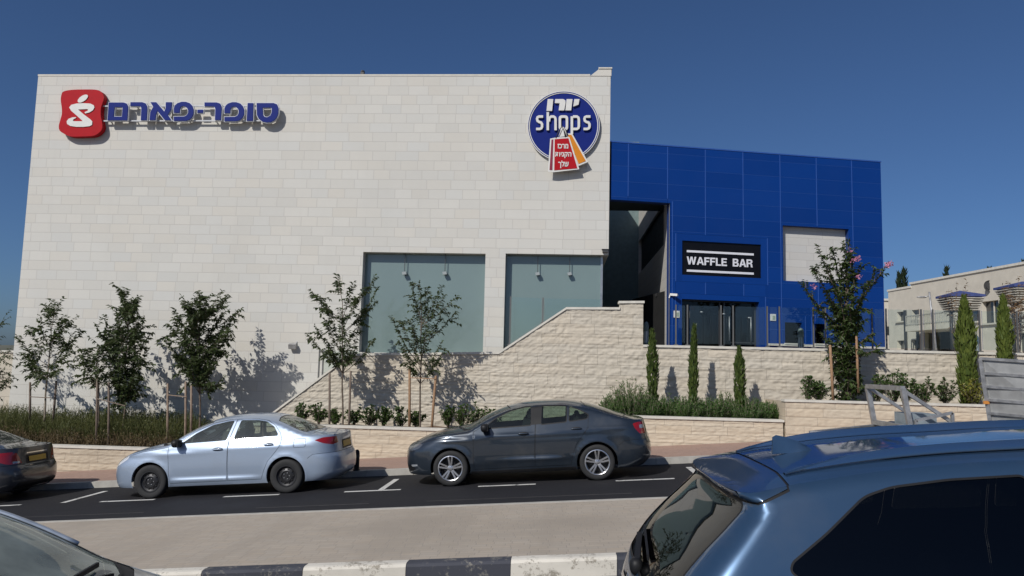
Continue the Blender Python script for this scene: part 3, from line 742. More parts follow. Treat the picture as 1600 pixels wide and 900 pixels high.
SUV = dict(L=4.70, step=.032, wheels=(.95, 3.62), wr=.36, arch=.41, rim='alloy', rimr=.24, zs=.25,
    XF=[(.2, .14), (.3, .04), (.5, 0), (.75, .02), (.9, .10), (1.0, .25)],
    XR=[(.2, 4.50), (.3, 4.62), (.5, 4.74), (.75, 4.75), (.92, 4.735), (1.05, 4.69), (1.13, 4.64), (1.2, 4.585), (1.3, 4.48), (1.42, 4.338), (1.49, 4.268), (1.508, 4.262), (1.532, 4.284), (1.55, 4.286), (1.58, 4.272), (1.65, 4.24)],
    U=[(0, .90), (.15, .93), (.5, 1.0), (1.0, 1.07), (1.2, 1.11), (1.5, 1.29), (1.8, 1.46), (2.1, 1.60), (2.4, 1.630), (2.8, 1.645), (3.2, 1.643), (3.6, 1.626), (3.9, 1.598), (4.05, 1.580), (4.2, 1.556), (4.3, 1.545)],
    YB=[(.2, .82), (.4, .90), (.6, .92), (.85, .925), (1.0, .918), (1.12, .895), (1.25, .85), (1.4, .785), (1.55, .715), (1.66, .665)],
    crown=[(0, .02), (.6, .06), (1.2, .09), (2.0, .08), (3.0, .040), (3.8, .038), (4.3, .035)],
    crease=[([(.8, .95), (2.4, 1.0), (4.6, 1.03)], .014, .06)], Rr=.36, pr=3.6, cr=.86, Rrz=[(.2, .36), (1.10, .32), (1.30, .22), (1.45, .16), (1.53, .135), (1.6, .125)], rz=[1.50, 1.508, 1.512, 1.516, 1.52, 1.5245, 1.53, 1.54], rr=.065,
    seat=2.05, handles=[(2.3, 1.0), (3.1, 1.02)], mirror=(1.65, 1.17), flare=.03, sideglass=G_dark)
_fw = rpoly([(1.62, 1.15), (1.95, 1.38), (2.25, 1.53), (2.42, 1.56), (2.40, 1.16)], .03)
_rw = rpoly([(2.50, 1.555), (2.85, 1.575), (2.99, 1.575), (3.02, 1.17), (2.48, 1.16)], .03)
_qw = rpoly([(3.085, 1.586), (3.40, 1.580), (3.64, 1.560), (3.76, 1.528), (3.95, 1.392), (4.105, 1.295), (4.118, 1.268), (4.085, 1.238), (3.14, 1.205)], .035, 8)
_fd = [(1.4, 1.1), (1.6, 1.2), (1.95, 1.44), (2.25, 1.59), (2.45, 1.61), (2.44, 1.1), (2.42, .4), (1.42, .4)]
_rd = [(2.46, 1.61), (3.035, 1.620), (3.06, 1.35), (3.075, 1.15), (3.12, 1.0), (3.12, .7), (3.10, .4), (2.43, .4), (2.45, 1.1)]
SUV['side'] = sedan_regions(_fw, _rw, _qw, _fd, _rd, .008, .011)+[('tl', rpoly([(4.35, 1.04), (4.45, 1.08), (4.70, 1.04), (4.72, .86), (4.5, .88)], .03), 0),
    ('cl', [(.0, .2), (4.7, .2), (4.7, .42), (.0, .42)], 0)]
SUV['front'] = [('=grille', rpoly([(-.5, .6), (.5, .6), (.5, .85), (-.5, .85)], .03), .006)]
SUV['rear'] = [('=rw', rpoly([(-.62, 1.09), (.62, 1.09), (.665, 1.16), (.595, 1.500), (-.595, 1.500), (-.665, 1.16)], .05), .004), ('=trim', offset(rpoly([(-.62, 1.09), (.62, 1.09), (.665, 1.16), (.595, 1.500), (-.595, 1.500), (-.665, 1.16)], .05), .014), 0),
    ('=plate', [(-.26, .82), (.26, .82), (.26, .93), (-.26, .93)], -.006), ('=chrR', rpoly([(-.42, .955), (.42, .955), (.42, .985), (-.42, .985)], .01), -.008), ('tl', rpoly([(.55, .88), (.75, .86), (.75, 1.04), (.58, 1.02)], .02), 0), ('=seam', strip([(-.75, .70), (.75, .70)], .01), .004)]
SUV['top'] = [('=ws', [(1.1, 0), (1.15, .6), (1.3, .93), (2.05, .92), (2.0, 0)], .004), ('=seam', [(4.030, 0), (4.030, .62), (4.050, 1.01), (4.061, 1.01), (4.041, .62), (4.041, 0)], .006), ('=spoiler', [(4.035, 0), (4.035, .62), (4.055, 1.01), (4.5, 1.01), (4.5, 0)], 0)]
SUV['side'] = [('=seam', strip([(4.054, 1.60), (4.062, 1.565), (4.20, 1.515), (4.30, 1.512)], .011), .005), ('=spoiler', [(4.058, 1.66), (4.064, 1.565), (4.20, 1.517), (4.40, 1.512), (4.40, 1.66)], 0)]+SUV['side']
SUV['rear'] = [('=gap', [(-.9, 1.508), (.9, 1.508), (.9, 1.5245), (-.9, 1.5245)], .002), ('=spoiler', [(-.9, 1.5245), (.9, 1.5245), (.9, 1.7), (-.9, 1.7)], 0)]+SUV['rear']
# ------------------------------------------------------------------ ground, street
def asphalt(name, c, fleck):
    n = NT(name); o = n.obj(); f = n.noise(o, 60, 4, .7); b = n.noise(o, .5, 5); t = n.noise(n.comb(n.math('MULTIPLY', n.sep(o)[0], .06), n.sep(o)[1]), 2.2, 4)
    col = n.mix(n.ramp(f, 0, 1, .35, .7), tuple(x*.75 for x in c), tuple(x*1.25 for x in c))
    w_ = n.noise(o, 1.6, 6, .7); col = n.mix(n.ramp(w_, 0, .5, .60, .66), col, tuple(x*.55 for x in c)); col = n.mix(n.ramp(b, 0, .35, .45, .75), col, fleck); col = n.mix(n.ramp(t, 0, .3, .5, .75), col, tuple(x*1.5 for x in c))
    n.p(color=col, rough=n.ramp(b, .75, .95, .3, .7), spec=.3); n.bump(f, .35, .008); MATS[name] = n.m; return n.m
M_asph = asphalt('asphalt', (.014, .014, .017), (.024, .023, .023))
M_pave = stone('median_paving', (.405, .350, .285), .2, .22, .11, .006, (.32, .285, .24), var=.08, bumpd=.3, axis='xy', stain=.6)
M_side = stone('red_paving', (.36, .245, .195), .2, .22, .11, .006, (.27, .185, .15), var=.12, bumpd=.2, axis='xy', stain=.3)
M_kerbc = simple('concrete_kerb', (.40, .38, .34), .85, var=.15, scale=5, bump=.3)
def worn(name, paint_, under, amount):
    n = NT(name); a = n.noise(n.obj(), 5, 7, .7); b = n.noise(n.obj(), 28, 4, .7)
    f = n.ramp(n.math('MULTIPLY_ADD', b, .4, n.math('MULTIPLY', a, .6)), 0, 1, amount, amount+.07)
    d = n.noise(n.obj(), 2.2, 4)
    c1 = n.mix(n.ramp(d, 0, .45, .4, .75), paint_, tuple(x*.55 for x in paint_))
    n.p(color=n.mix(f, c1, under), rough=.75, spec=.3); n.bump(b, .3, .006); MATS[name] = n.m; return n.m
M_kwhite = worn('worn_white_paint', (.66, .62, .54), (.30, .27, .22), .525)
M_kblack = worn('worn_black_paint', (.055, .058, .072), (.19, .18, .16), .535)
M_line = worn('worn_line_paint', (.58, .57, .54), (.08, .08, .08), .545)
M_ground = simple('dry_earth', (.25, .20, .14), .95, var=.25, scale=.3, bump=.3)
M_hill = simple('dry_hillside', (.10, .10, .075), .95, var=.35, scale=.02)
M_terr = simple('terrace_paving', (.40, .36, .30), .85, var=.1, scale=3)

def gz(x, z0): return z0+G*x
XA, XB = -60.0, 60.0
g = MB(); xs = [-3000, -400, XA, -20, 0, 20, XB, 400, 3000]; ysq = [-200, 12, 40, 3000]
for i in range(len(xs)-1):
    for j in range(len(ysq)-1):
        f = lambda x, y: (x, y, -2.55+G*min(max(x, XA), XB*.6))
        g.quad(f(xs[i], ysq[j]), f(xs[i+1], ysq[j]), f(xs[i+1], ysq[j+1]), f(xs[i], ysq[j+1]))
struct('ground', g, M_ground)
def sheetx(name, y0, y1, za, zb, mat):
    q = MB(); n = 24
    for i in range(n):
        a, b = XA+(XB-XA)*i/n, XA+(XB-XA)*(i+1)/n
        q.quad((a, y0, gz(a, za)), (b, y0, gz(b, za)), (b, y1, gz(b, zb)), (a, y1, gz(a, zb)))
    return struct(name, q, mat)
sheetx('near_road', -6, 8.15, -2.14, -2.14, M_asph)
sheetx('median', 8.33, 12.03, -1.955, -2.045, M_pave)
sheetx('far_road', 12.03, 16.14, -2.065, -2.065, M_asph)
sheetx('sidewalk', 16.30, 18.26, -1.943, -1.915, M_side)
k = MB()
for i in range(-55, 50):
    a = -.47+1.09*i; b = a+1.085; y0 = 8.15
    prof = [(8.15, -2.20), (8.155, -1.985), (8.175, -1.958), (8.21, -1.95), (8.335, -1.953), (8.335, -2.2)]
    for j in range(5):
        p0, p1 = prof[j], prof[j+1]
        k.quad((a, p0[0], gz(a, p0[1])), (b, p0[0], gz(b, p0[1])), (b, p1[0], gz(b, p1[1])), (a, p1[0], gz(a, p1[1])), mi=(i % 2))
    for x in (a, b): k.quad(*[(x, p[0], gz(x, p[1])) for p in prof], mi=i % 2)
struct('near_kerb', k, [M_kwhite, M_kblack])
k = MB()
for i in range(-40, 40):
    a = i*1.0; b = a+.992
    k.box(a, b, 16.14, 16.30, -2.25, -1.94, 0, G)
struct('far_kerb', k, M_kerbc)
k = MB(); k.box(XA, XB, 12.0, 12.10, -2.3, -2.035, 0, G); struct('median_edge', k, M_kerbc)
k = MB()
def mark(x0, x1, y0, y1, z=-2.061): k.quad((x0, y0, gz(x0, z)), (x1, y0, gz(x1, z)), (x1, y1, gz(x1, z)), (x0, y1, gz(x0, z)))
for cx in [-20.2, -17.8, -15.4, -13.0, -10.55, -7.97, -5.62, -3.37, -.92, 1.55, 4.0, 6.4, 8.8, 11.2]: mark(cx-.52, cx+.52, 14.06, 14.17)
for bx in (-15.28, -9.25, -3.23, 2.55, 8.6): mark(bx-.055, bx+.055, 14.173, 15.55)
struct('road_marking', k, M_line)
k = MB(); rs0 = random.Random(4); xs0 = list(np.linspace(-14, 14, 60)); ys0 = [12.72+.02*noise.noise((x*.4, 1, 1)) for x in xs0]
for i in range(59):
    if rs0.random() < .75: k.quad(*[(x, y, gz(x, -2.061)) for x, y in ((xs0[i], ys0[i]-.016), (xs0[i+1], ys0[i+1]-.016), (xs0[i+1], ys0[i+1]+.016), (xs0[i], ys0[i]+.016))])
struct('road_seam', k, simple('seam_filler', (.085, .082, .08), .9, var=.3))
k = MB(); n = 60
for i in range(n):
    a, b = -900+1500*i/n, -900+1500*(i+1)/n
    h = lambda x: 9+6*noise.noise((x*.006, 2, 0))+2*noise.noise((x*.03, 5, 0))
    k.quad((a, 640, -6), (b, 640, -6), (b, 720, h(b)), (a, 720, h(a))); k.quad((a, 720, h(a)), (b, 720, h(b)), (b, 900, -6), (a, 900, -6))
struct('hills', k, M_hill, smooth=True)

p = P(556.5, 735, 16.2); t = thing('kerb_post', 'short black rounded post at the kerb behind the silver car', 'post', (p.x, 16.22, gz(p.x, -1.943))); q = MB()
q.lathe([(.07, 0), (.07, .03), (.055, .04), (.055, .36), (.045, .41), (.02, .435), (.001, .44)], 'z', n=16); q.build('post', M_black, t, angle=50); q = MB(); q.lathe([(.0565, .28), (.0575, .285), (.0575, .33), (.0565, .335)], 'z', n=16); q.build('band', M_dgrey, t, smooth=True)
# ------------------------------------------------------------------ white stone building
WY = 20.9; WX0, WX1, WTOP = -15.45, 1.27, 8.16
wb = thing('stone_building', 'large white limestone shop building with two tinted display windows at its lower right', 'building', (-7, WY, -2.2))
OW = (-7, WY, -2.2)
w1 = (-5.53, -2.105, .30, 3.085); w2 = (-1.55, WX1, -1.2, 3.10)
rects = [(WX0, WX1, -3.4, WTOP)]
for h in (w1, w2): rects = rect_minus(rects, h)
b = MB(OW)
for a0, a1, c0, c1 in rects: b.quad((a0, WY, c0), (a1, WY, c0), (a1, WY, c1), (a0, WY, c1))
RD = .30
b.quad((w1[0], WY, w1[2]), (w1[0], WY, w1[3]), (w1[0], WY+RD, w1[3]), (w1[0], WY+RD, w1[2]))
b.quad((w1[1], WY, w1[2]), (w1[1], WY+RD, w1[2]), (w1[1], WY+RD, w1[3]), (w1[1], WY, w1[3]))
b.quad((w1[0], WY, w1[3]), (w1[1], WY, w1[3]), (w1[1], WY+RD, w1[3]), (w1[0], WY+RD, w1[3]))
b.quad((w1[0], WY, w1[2]), (w1[0], WY+RD, w1[2]), (w1[1], WY+RD, w1[2]), (w1[1], WY, w1[2]))
b.quad((w2[0], WY, w2[2]), (w2[0], WY, w2[3]), (w2[0], WY+RD, w2[3]), (w2[0], WY+RD, w2[2]))
b.quad((w2[0], WY, w2[3]), (w2[1], WY, w2[3]), (w2[1], WY+7, w2[3]), (w2[0], WY+7, w2[3]))
b.quad((WX0, WY, -3.4), (WX0, WY, WTOP), (WX0, WY+24, WTOP), (WX0, WY+24, -3.4))
b.quad((WX1, WY, 3.1), (WX1, WY+11, 3.1), (WX1, WY+11, WTOP), (WX1, WY, WTOP))
b.quad((WX0, WY+24, -3.4), (WX0, WY+24, WTOP), (WX1, WY+24, WTOP), (WX1, WY+24, -3.4))
b.quad((WX0, WY, WTOP-.25), (WX1, WY, WTOP-.25), (WX1, WY+24, WTOP-.25), (WX0, WY+24, WTOP-.25))
b.build('wall', M_white, wb)
b = MB(OW); b.box(WX0-.01, .70, WY-.008, WY+.35, WTOP, WTOP+.05); b.box(WX0-.01, WX0+.3, WY+.35, WY+24, WTOP, WTOP+.055)
b.build('parapet_coping', M_coping, wb)
b = MB(OW)
pts = [(.70, WTOP-.002), (WX1+.02, WTOP-.002), (WX1+.02, WTOP+.20), (.95, WTOP+.20)]
b.prism(pts, lambda x, z: (x, WY-.012, z), (0, .5, 0)); b.build('parapet_end', M_white, wb)
b = MB(OW); b.box(.93, WX1+.04, WY-.035, WY+.55, WTOP+.201, WTOP+.24); b.build('parapet_end_cap', M_coping, wb)
n = NT('tinted_shop_glass'); n.p(color=n.mix(n.ramp(n.noise(n.obj(), .8, 3), 0, 1, .3, .7), (.166, .222, .214), (.180, .240, .230)), rough=.25, coat=1.0, coatr=.02, spec=.3); M_shop = n.m
b = MB(OW); b.quad((w1[0], WY+.27, w1[2]), (w1[1], WY+.27, w1[2]), (w1[1], WY+.27, w1[3]), (w1[0], WY+.27, w1[3])); b.build('display_window', M_shop, wb)
gx1 = 1.10
b = MB(OW); b.quad((w2[0], WY+.27, w2[2]), (gx1, WY+.27, w2[2]), (gx1, WY+.27, w2[3]), (w2[0], WY+.27, w2[3])); b.build('display_window', M_shop, wb)
b = MB(OW); b.quad((gx1, WY+.27, w2[2]), (gx1, WY+6.9, w2[2]), (gx1, WY+6.9, w2[3]), (gx1, WY+.27, w2[3])); b.build('side_window', G_dark, wb)
b = MB(OW); b.box(gx1-.5, gx1-.02, WY+.5, WY+6.9, w2[2], w2[3]-.02); b.build('dark_interior', M_under, wb)
b = MB(OW); b.box(gx1-.03, gx1+.03, WY+.24, WY+.30, w2[2], w2[3]-.003); b.build('corner_mullion', M_steel, wb)
b = MB(OW); b.box(WX1-.17, WX1-.02, WY-.09, WY-.002, 3.16, 3.235); b.box(WX1-.19, WX1-.0, WY-.11, WY-.002, 3.235, 3.25); b.build('wall_lamp', M_dgrey, wb)
p = P(457, 541, WY-.1)
b = MB(OW); b.obox(p, (.10, 0, 0), (0, .05, .02), (0, -.02, .06)); b.bar(p+Vector((.06, .03, .03)), p+Vector((.09, .12, .15)), .025); b.build('floodlight', M_galv, wb)
p = P(567, 116, WY+1.2)
b = MB(OW); b.box(p.x-.05, p.x+.05, WY+1.1, WY+1.25, WTOP-.25, p.z+.03); b.sphere((p.x, WY+1.17, p.z+.05), .07, 8); b.build('roof_vent', M_dgrey, wb)
for px, py, lab in ((632, 427, 'white spot lamp hanging in the left display window, the left one of its pair'), (695, 427, 'white spot lamp hanging in the left display window, the right one of its pair'), (840, 428, 'white spot lamp hanging in the right display window, the left one of its pair'), (890, 428, 'white spot lamp hanging in the right display window, the right one of its pair')):
    p = P(px, py, WY+.16); t = thing('pendant_lamp', lab, 'lamp', p, 'spot lamps hanging in the display windows')
    q = MB(); q.box(-.008, .008, -.008, .008, .04, 3.083-p.z); q.build('cord', M_dgrey, t)
    q = MB(); q.obox((0, 0, 0), (.055, 0, .01), (0, .05, 0), (-.01, 0, .04)); q.build('lamp_shade', simple('lamp_grey', (.28, .31, .31), .5), t)

# ------------------------------------------------------------------ signs on the white wall
M_sblue = simple('sign_blue', (.007, .019, .165), .5, var=.06, spec=.12)
M_sgrey = simple('sign_edge', (.50, .51, .53), .45, var=.05)
M_sred = simple('sign_red', (.40, .008, .014), .5, var=.06, spec=.12)
M_swhite = simple('sign_white', (.66, .65, .61), .45, var=.04)
M_norange = simple('sign_orange', (.62, .22, .020), .5, var=.06, spec=.12)
M_smaroon = simple('sign_maroon', (.22, .012, .035), .4, var=.06)
def sgn(px, py, Y):                        # photograph pixel -> (x, z) on the sign plane
    p = P(px, py, Y); return (p.x, p.z)
def crop(pts, s, ox, oy, Y): return [sgn(ox+a/s, oy+c/s, Y) for a, c in pts]
def closed_spline(pts, n=6):
    out = []; k = len(pts)
    for i in range(k):
        p0, p1, p2, p3 = (Vector(pts[(i+j-1) % k]) for j in range(4))
        for j in range(n):
            t = j/n; out.append(tuple(.5*((2*p1)+(p2-p0)*t+(2*p0-5*p1+4*p2-p3)*t*t+(3*p1-p0-3*p2+p3)*t**3)))
    return out
def plate(parent, name, outer, y0, y1, mat, holes=(), org=(0, 0, 0), edge=None):
    q = MB(org); q.prism(outer, lambda a, c: (a, y0, c), (0, y1-y0, 0), holes, 0, 1 if edge else 0); return q.build(name, [mat, edge] if edge else mat, parent)
YS = WY-.20
lg = thing('logo_sign', 'red rounded logo board with a white curled figure on the white wall', 'sign', (-14.05, WY, 7))
LO = (-14.05, WY, 7)
out = closed_spline(crop([(160, 110), (260, 88), (400, 82), (580, 85), (660, 115), (692, 180), (680, 240), (655, 320), (650, 420), (665, 500), (672, 580), (640, 640), (560, 688), (400, 700), (250, 698), (160, 660), (110, 620), (100, 560), (120, 480), (140, 400), (138, 320), (126, 230), (132, 160)], 8.421, 80, 130, YS))
plate(lg, 'board', out, YS, WY-.03, M_sred, org=LO)
hd = [(415+78*math.cos(a)*math.cos(-.6)-36*math.sin(a)*math.sin(-.6), 202+78*math.cos(a)*math.sin(-.6)+36*math.sin(a)*math.cos(-.6)) for a in np.linspace(0, 2*math.pi, 24, endpoint=False)]
plate(lg, 'figure_head', crop(hd, 8.421, 80, 130, YS-.02), YS-.02, YS-.002, M_swhite, org=LO)
bd = [(236, 318), (262, 285), (330, 267), (420, 262), (515, 268), (560, 290), (568, 320), (548, 355), (500, 385), (448, 397), (438, 382), (478, 362), (488, 348), (470, 340), (352, 345), (430, 412), (520, 480), (540, 505), (536, 548), (500, 566), (420, 574), (330, 574), (250, 562), (208, 535), (203, 500), (228, 468), (280, 448), (325, 446), (328, 455), (292, 474), (282, 490), (300, 500), (412, 500), (404, 488), (320, 412), (262, 362)]
plate(lg, 'figure_body', crop(bd, 8.421, 80, 130, YS-.02), YS-.02, YS-.002, M_swhite, org=LO)

hs = thing('letter_sign', 'blue raised Hebrew lettering on two thin rails on the white wall', 'sign', (-10.7, WY, 7)); HO = (-10.7, WY, 7)
A = (10.667, 150, 140); Bc = (10.0, 290, 140)
def arcpts(l): return l
pe = [(612, 372), (612, 300), (632, 255), (670, 222), (735, 201), (800, 202), (860, 222), (900, 262), (920, 320), (918, 390), (892, 445), (850, 482), (800, 497), (612, 497), (612, 432), (775, 430), (812, 412), (834, 375), (836, 335), (820, 297), (788, 272), (750, 267), (722, 282), (706, 310), (702, 372)]
sam = ([(1115, 215), (1380, 215), (1432, 235), (1455, 290), (1453, 370), (1430, 435), (1385, 485), (1330, 512), (1270, 516), (1200, 500), (1145, 455), (1120, 400)], [(1208, 285), (1340, 285), (1352, 300), (1350, 360), (1330, 410), (1280, 437), (1240, 430), (1214, 395)])
letters = [
    (A, [(222, 220), (470, 220), (520, 238), (540, 275), (541, 320), (528, 515), (200, 515)], [[(318, 295), (440, 295), (452, 310), (440, 455), (300, 455)]]),
    (A, [(585, 215), (780, 215), (835, 235), (858, 280), (862, 330), (850, 512), (755, 512), (764, 310), (745, 280), (578, 276)], []),
    (A, [(915, 215), (1012, 215), (1146, 372), (1168, 318), (1172, 215), (1272, 215), (1262, 330), (1205, 425), (1262, 512), (1152, 512), (1030, 360), (1006, 425), (996, 512), (900, 512), (912, 380), (962, 292)], []),
    (Bc, [(a-789, c-6) for a, c in pe], []),
    (Bc, [(192, 318), (281, 318), (276, 367), (188, 367)], []),
    (Bc, [(302, 205), (490, 205), (545, 222), (566, 265), (568, 310), (555, 478), (465, 478), (472, 305), (455, 268), (302, 264)], []),
    (Bc, pe, []),
    (Bc, [(975, 215), (1064, 215), (1056, 490), (960, 490)], []),
    (Bc, sam[0], [sam[1]])]
M_shalo = simple('sign_halo', (.58, .59, .62), .4, var=.04)
for (s_, ox, oy), o_, hl in letters:
    oo = crop(o_, s_, ox, oy, YS); hh = [crop(h, s_, ox, oy, YS) for h in hl]
    l = plate(hs, 'letter', oo, YS-.030, YS-.012, M_sblue, hh, HO)
    plate(l, 'letter_backing', offset(oo, .020), YS-.0118, YS+.05, M_shalo, [offset(h, -.018) for h in hh], HO)
q = MB(HO)
for py in (166.2, 189.3):
    a = P(161, py, YS+.1); c = P(432, py-.3, YS+.1); q.bar((a.x, YS+.09, a.z), (c.x, YS+.09, c.z), .04, .035)
    for fx in np.linspace(a.x+.2, c.x-.2, 7): q.box(fx-.015, fx+.015, YS+.108, WY-.002, a.z-.012, a.z+.012)
q.build('rail', M_sgrey, hs)

def text_mesh(body, size, bold=0.0, depth=.01, spacing=1.0, align='CENTER'):
    cu = bpy.data.curves.new('t', 'FONT'); cu.body = body; cu.size = size; cu.offset = bold; cu.extrude = depth; cu.align_x = align; cu.space_character = spacing; cu.resolution_u = 3
    ob = bpy.data.objects.new('t', cu); COL.objects.link(ob); dg = bpy.context.evaluated_depsgraph_get()
    me = bpy.data.meshes.new_from_object(ob.evaluated_get(dg)); bpy.data.objects.remove(ob); return me
def text_part(name, body, parent, org, c, w, h, y, mat, bold=.02, rot=0.0, shear=0.0, depth=.012, ux=(1, 0, 0)):
    """text fitted into a box of width w and height h centred on c=(x, z)"""
    me = text_mesh(body, 1.0, bold, .01); n_ = len(me.vertices); co_ = np.empty(n_*3); me.vertices.foreach_get('co', co_); co_ = co_.reshape(-1, 3)
    lo, hi = co_.min(0), co_.max(0); m_ = (lo+hi)/2; sx, sz = w/(hi[0]-lo[0]), h/(hi[1]-lo[1])
    a = (co_[:, 0]-m_[0])*sx; b_ = (co_[:, 1]-m_[1])*sz; a = a+shear*b_
    ar, br = a*math.cos(rot)-b_*math.sin(rot), a*math.sin(rot)+b_*math.cos(rot)
    t = (co_[:, 2]/.01)*depth/2
    uxv = np.array(ux); nrm_ = np.array((uxv[1], -uxv[0], 0))
    w_ = np.array((c[0], y, c[1])) if not isinstance(c, Vector) else np.array(c)
    pos = w_+ar[:, None]*uxv+br[:, None]*np.array((0, 0, 1))+t[:, None]*nrm_-np.array(org)
    me.vertices.foreach_set('co', pos.ravel()); me.update(); me.materials.clear(); me.materials.append(mat)
    me.polygons.foreach_set('material_index', [0]*len(me.polygons))
    o = bpy.data.objects.new(name, me); COL.objects.link(o); o.parent = parent; return o

YR = WY-.10
rs = thing('round_sign', 'round blue shop sign with white rim and paper bag emblem on the white wall', 'sign', (0, WY, 6.7)); RO = (0, WY, 6.7)
c0 = sgn(880.4, 196.6, YR); rad = (sgn(937, 196, YR)[0]-sgn(824, 196, YR)[0])/2
circ = lambda r, n=72: [(c0[0]+r*math.cos(2*math.pi*i/n), c0[1]+r*math.sin(2*math.pi*i/n)) for i in range(n)]
plate(rs, 'rim', circ(rad), YR, WY-.04, M_swhite, [circ(rad*.935)], RO, M_sgrey)
plate(rs, 'rim_line', circ(rad*.978), YR-.006, YR-.001, M_sblue, [circ(rad*.958)], RO)
plate(rs, 'disc', circ(rad*.934), YR+.015, WY-.05, M_sblue, org=RO)
K4 = (6.43, 815, 135)
yl = YR-.045
for sh in ([(262, 127), (318, 127), (306, 245), (250, 245)], [(338, 127), (420, 127), (440, 140), (442, 165), (428, 240), (372, 240), (382, 168), (333, 166)], [(452, 127), (512, 127), (498, 240), (440, 240)], [(530, 127), (582, 127), (572, 182), (518, 202)]):
    plate(rs, 'letter', crop(sh, *K4, yl), yl, YR+.010, M_swhite, org=RO)
SH = [  # centre lines in sign pixels
    [(216, 302), (175, 302), (160, 309), (155, 325), (160, 345), (175, 356), (195, 362), (205, 378), (205, 405), (198, 420), (182, 427), (145, 427)],
    [(263, 258), (263, 440)], [(274, 352), (280, 315), (296, 302), (322, 302), (336, 312), (341, 330), (341, 440)],
    [(505, 300), (505, 478)], [(516, 302), (556, 302), (570, 312), (575, 330), (575, 400), (570, 417), (556, 427), (516, 427)],
    [(692, 302), (650, 302), (636, 309), (631, 325), (636, 345), (650, 356), (672, 362), (682, 378), (682, 405), (675, 420), (658, 427), (622, 427)]]
for k_, ln in enumerate(SH): plate(rs, 'letter', crop(strip(ln, 25), *K4, yl), yl-.001*(k_ % 2), YR+.010, M_swhite, org=RO)
oo = rpoly([(372, 290), (468, 290), (468, 440), (372, 440)], 34); oi = rpoly([(397, 315), (443, 315), (443, 415), (397, 415)], 14)
plate(rs, 'letter', crop(oo, *K4, yl), yl, YR+.010, M_swhite, [crop(oi, *K4, yl)], RO)
yb = WY-.21
plate(rs, 'orange_bag_border', crop([(452, 472), (508, 472), (668, 758), (566, 800), (500, 640)], *K4, yb+.02), yb+.02, YR+.010, M_swhite, org=RO)
plate(rs, 'orange_bag', crop([(462, 488), (500, 485), (645, 748), (572, 778), (520, 640)], *K4, yb+.01), yb+.01, yb+.0195, M_norange, org=RO)
plate(rs, 'red_bag_border', crop([(287, 524), (350, 512), (480, 508), (580, 832), (322, 862), (264, 855)], *K4, yb), yb, yb+.0095, M_swhite, org=RO)
plate(rs, 'red_bag', crop([(332, 530), (470, 520), (560, 822), (328, 842)], *K4, yb-.01), yb-.01, yb-.0005, M_sred, org=RO)
plate(rs, 'red_bag_side', crop([(300, 535), (318, 532), (308, 840), (280, 838)], *K4, yb-.01), yb-.01, yb-.0005, M_smaroon, org=RO)
for pts, m_ in (([(345, 520), (378, 440), (408, 398), (425, 440), (440, 510)], M_dgrey), ([(375, 500), (400, 440), (418, 410), (440, 450), (455, 500)], M_swhite), ([(425, 415), (445, 445), (465, 490)], M_dgrey)):
    q = MB(RO); q.tube([(x_, yb+.005, z_) for x_, z_ in crop(pts, *K4, yb)], .016, 6); q.build('bag_handle', m_, rs, smooth=True)
plate(rs, 'bag_mouth', crop([(395, 430), (412, 418), (440, 480), (432, 502), (372, 508)], *K4, yb+.008), yb+.0096, yb+.0192, M_swhite, org=RO)
for body, cx, cy, w_, h_ in (('\u05d6\u05db\u05e8\u05de', 415, 602, 108, 48), ('\u05ea\u05d5\u05d9\u05e0\u05e7\u05d4', 418, 692, 165, 62), ('\u05da\u05dc\u05e9', 420, 785, 105, 78)):
    a = sgn(815+(cx-w_/2)/6.43, 135+cy/6.43, yb); c = sgn(815+(cx+w_/2)/6.43, 135+cy/6.43, yb)
    text_part('bag_lettering', body, rs, RO, ((a[0]+c[0])/2, a[1]), c[0]-a[0], h_/6.43*(c[0]-a[0])/(w_/6.43), yb-.016, M_swhite, .03, depth=.008)

# ------------------------------------------------------------------ blue clad building
FA = R_(13.3); FU_, FN = Vector((math.cos(FA), math.sin(FA), 0)), Vector((math.sin(FA), -math.cos(FA), 0))
FO = Vector((1.30, 21.0, 0))
def fuv(px, py):
    d = ray(px, py); t = FO.dot(FN)/d.dot(FN); p = d*t; return ((p-FO).dot(FU_), p.z)
def F3(u, z, out=0.0): return FO+FU_*u+FN*out+Vector((0, 0, z))
bb = thing('blue_building', 'shop building clad in deep blue metal panels beside the white stone building', 'building', (FO.x+3, FO.y+2, -.6)); BO = (FO.x+3, FO.y+2, -.6)
uR = fuv(1379, 400)[0]; zT = (fuv(1160, 237.5)[1]+fuv(1360, 253)[1])/2; zB = -.62
n = NT('blue_cladding'); gi = n.n('NewGeometry').outputs['Random Per Island']
n.p(color=n.mix(gi, (.002, .036, .200), (.003, .044, .235)), rough=n.ramp(n.noise(n.obj(), 1.5, 4), .34, .46, .3, .7), metal=.1, spec=.3); n.bump(n.noise(n.obj(), .9, 2), .06, .05); M_bpan = n.m
M_bstrip = simple('blue_lit_edge', (.045, .125, .42), .4, .3, var=.05)  # lighter blue strips stand in for light caught on panel edges
M_bback = simple('blue_backing', (.008, .035, .16), .6, var=.1)
us = [fuv(x, 300)[0] for x in (981, 1042.5, 1101.6, 1160.5, 1218.5, 1275.3, 1330.6)]
du = us[3]-us[2]
zrow = [fuv(1218.4, y)[1] for y in (253.3, 278.3, 300.8, 323.4, 347)]; dz = (zrow[0]-zrow[-1])/4
rows = [zT, zrow[0]]
while rows[-1] > zB: rows.append(rows[-1]-dz)
op_pass = (-2, fuv(1047, 420)[0], -1, (fuv(1000, 314.6)[1]))
op_sign = (fuv(1065.5, 405)[0], fuv(1189, 405)[0], fuv(1125, 432)[1], fuv(1125, 379)[1])
op_door = (fuv(1065, 500)[0], fuv(1186, 500)[0], -.62, fuv(1125, 469.5)[1])
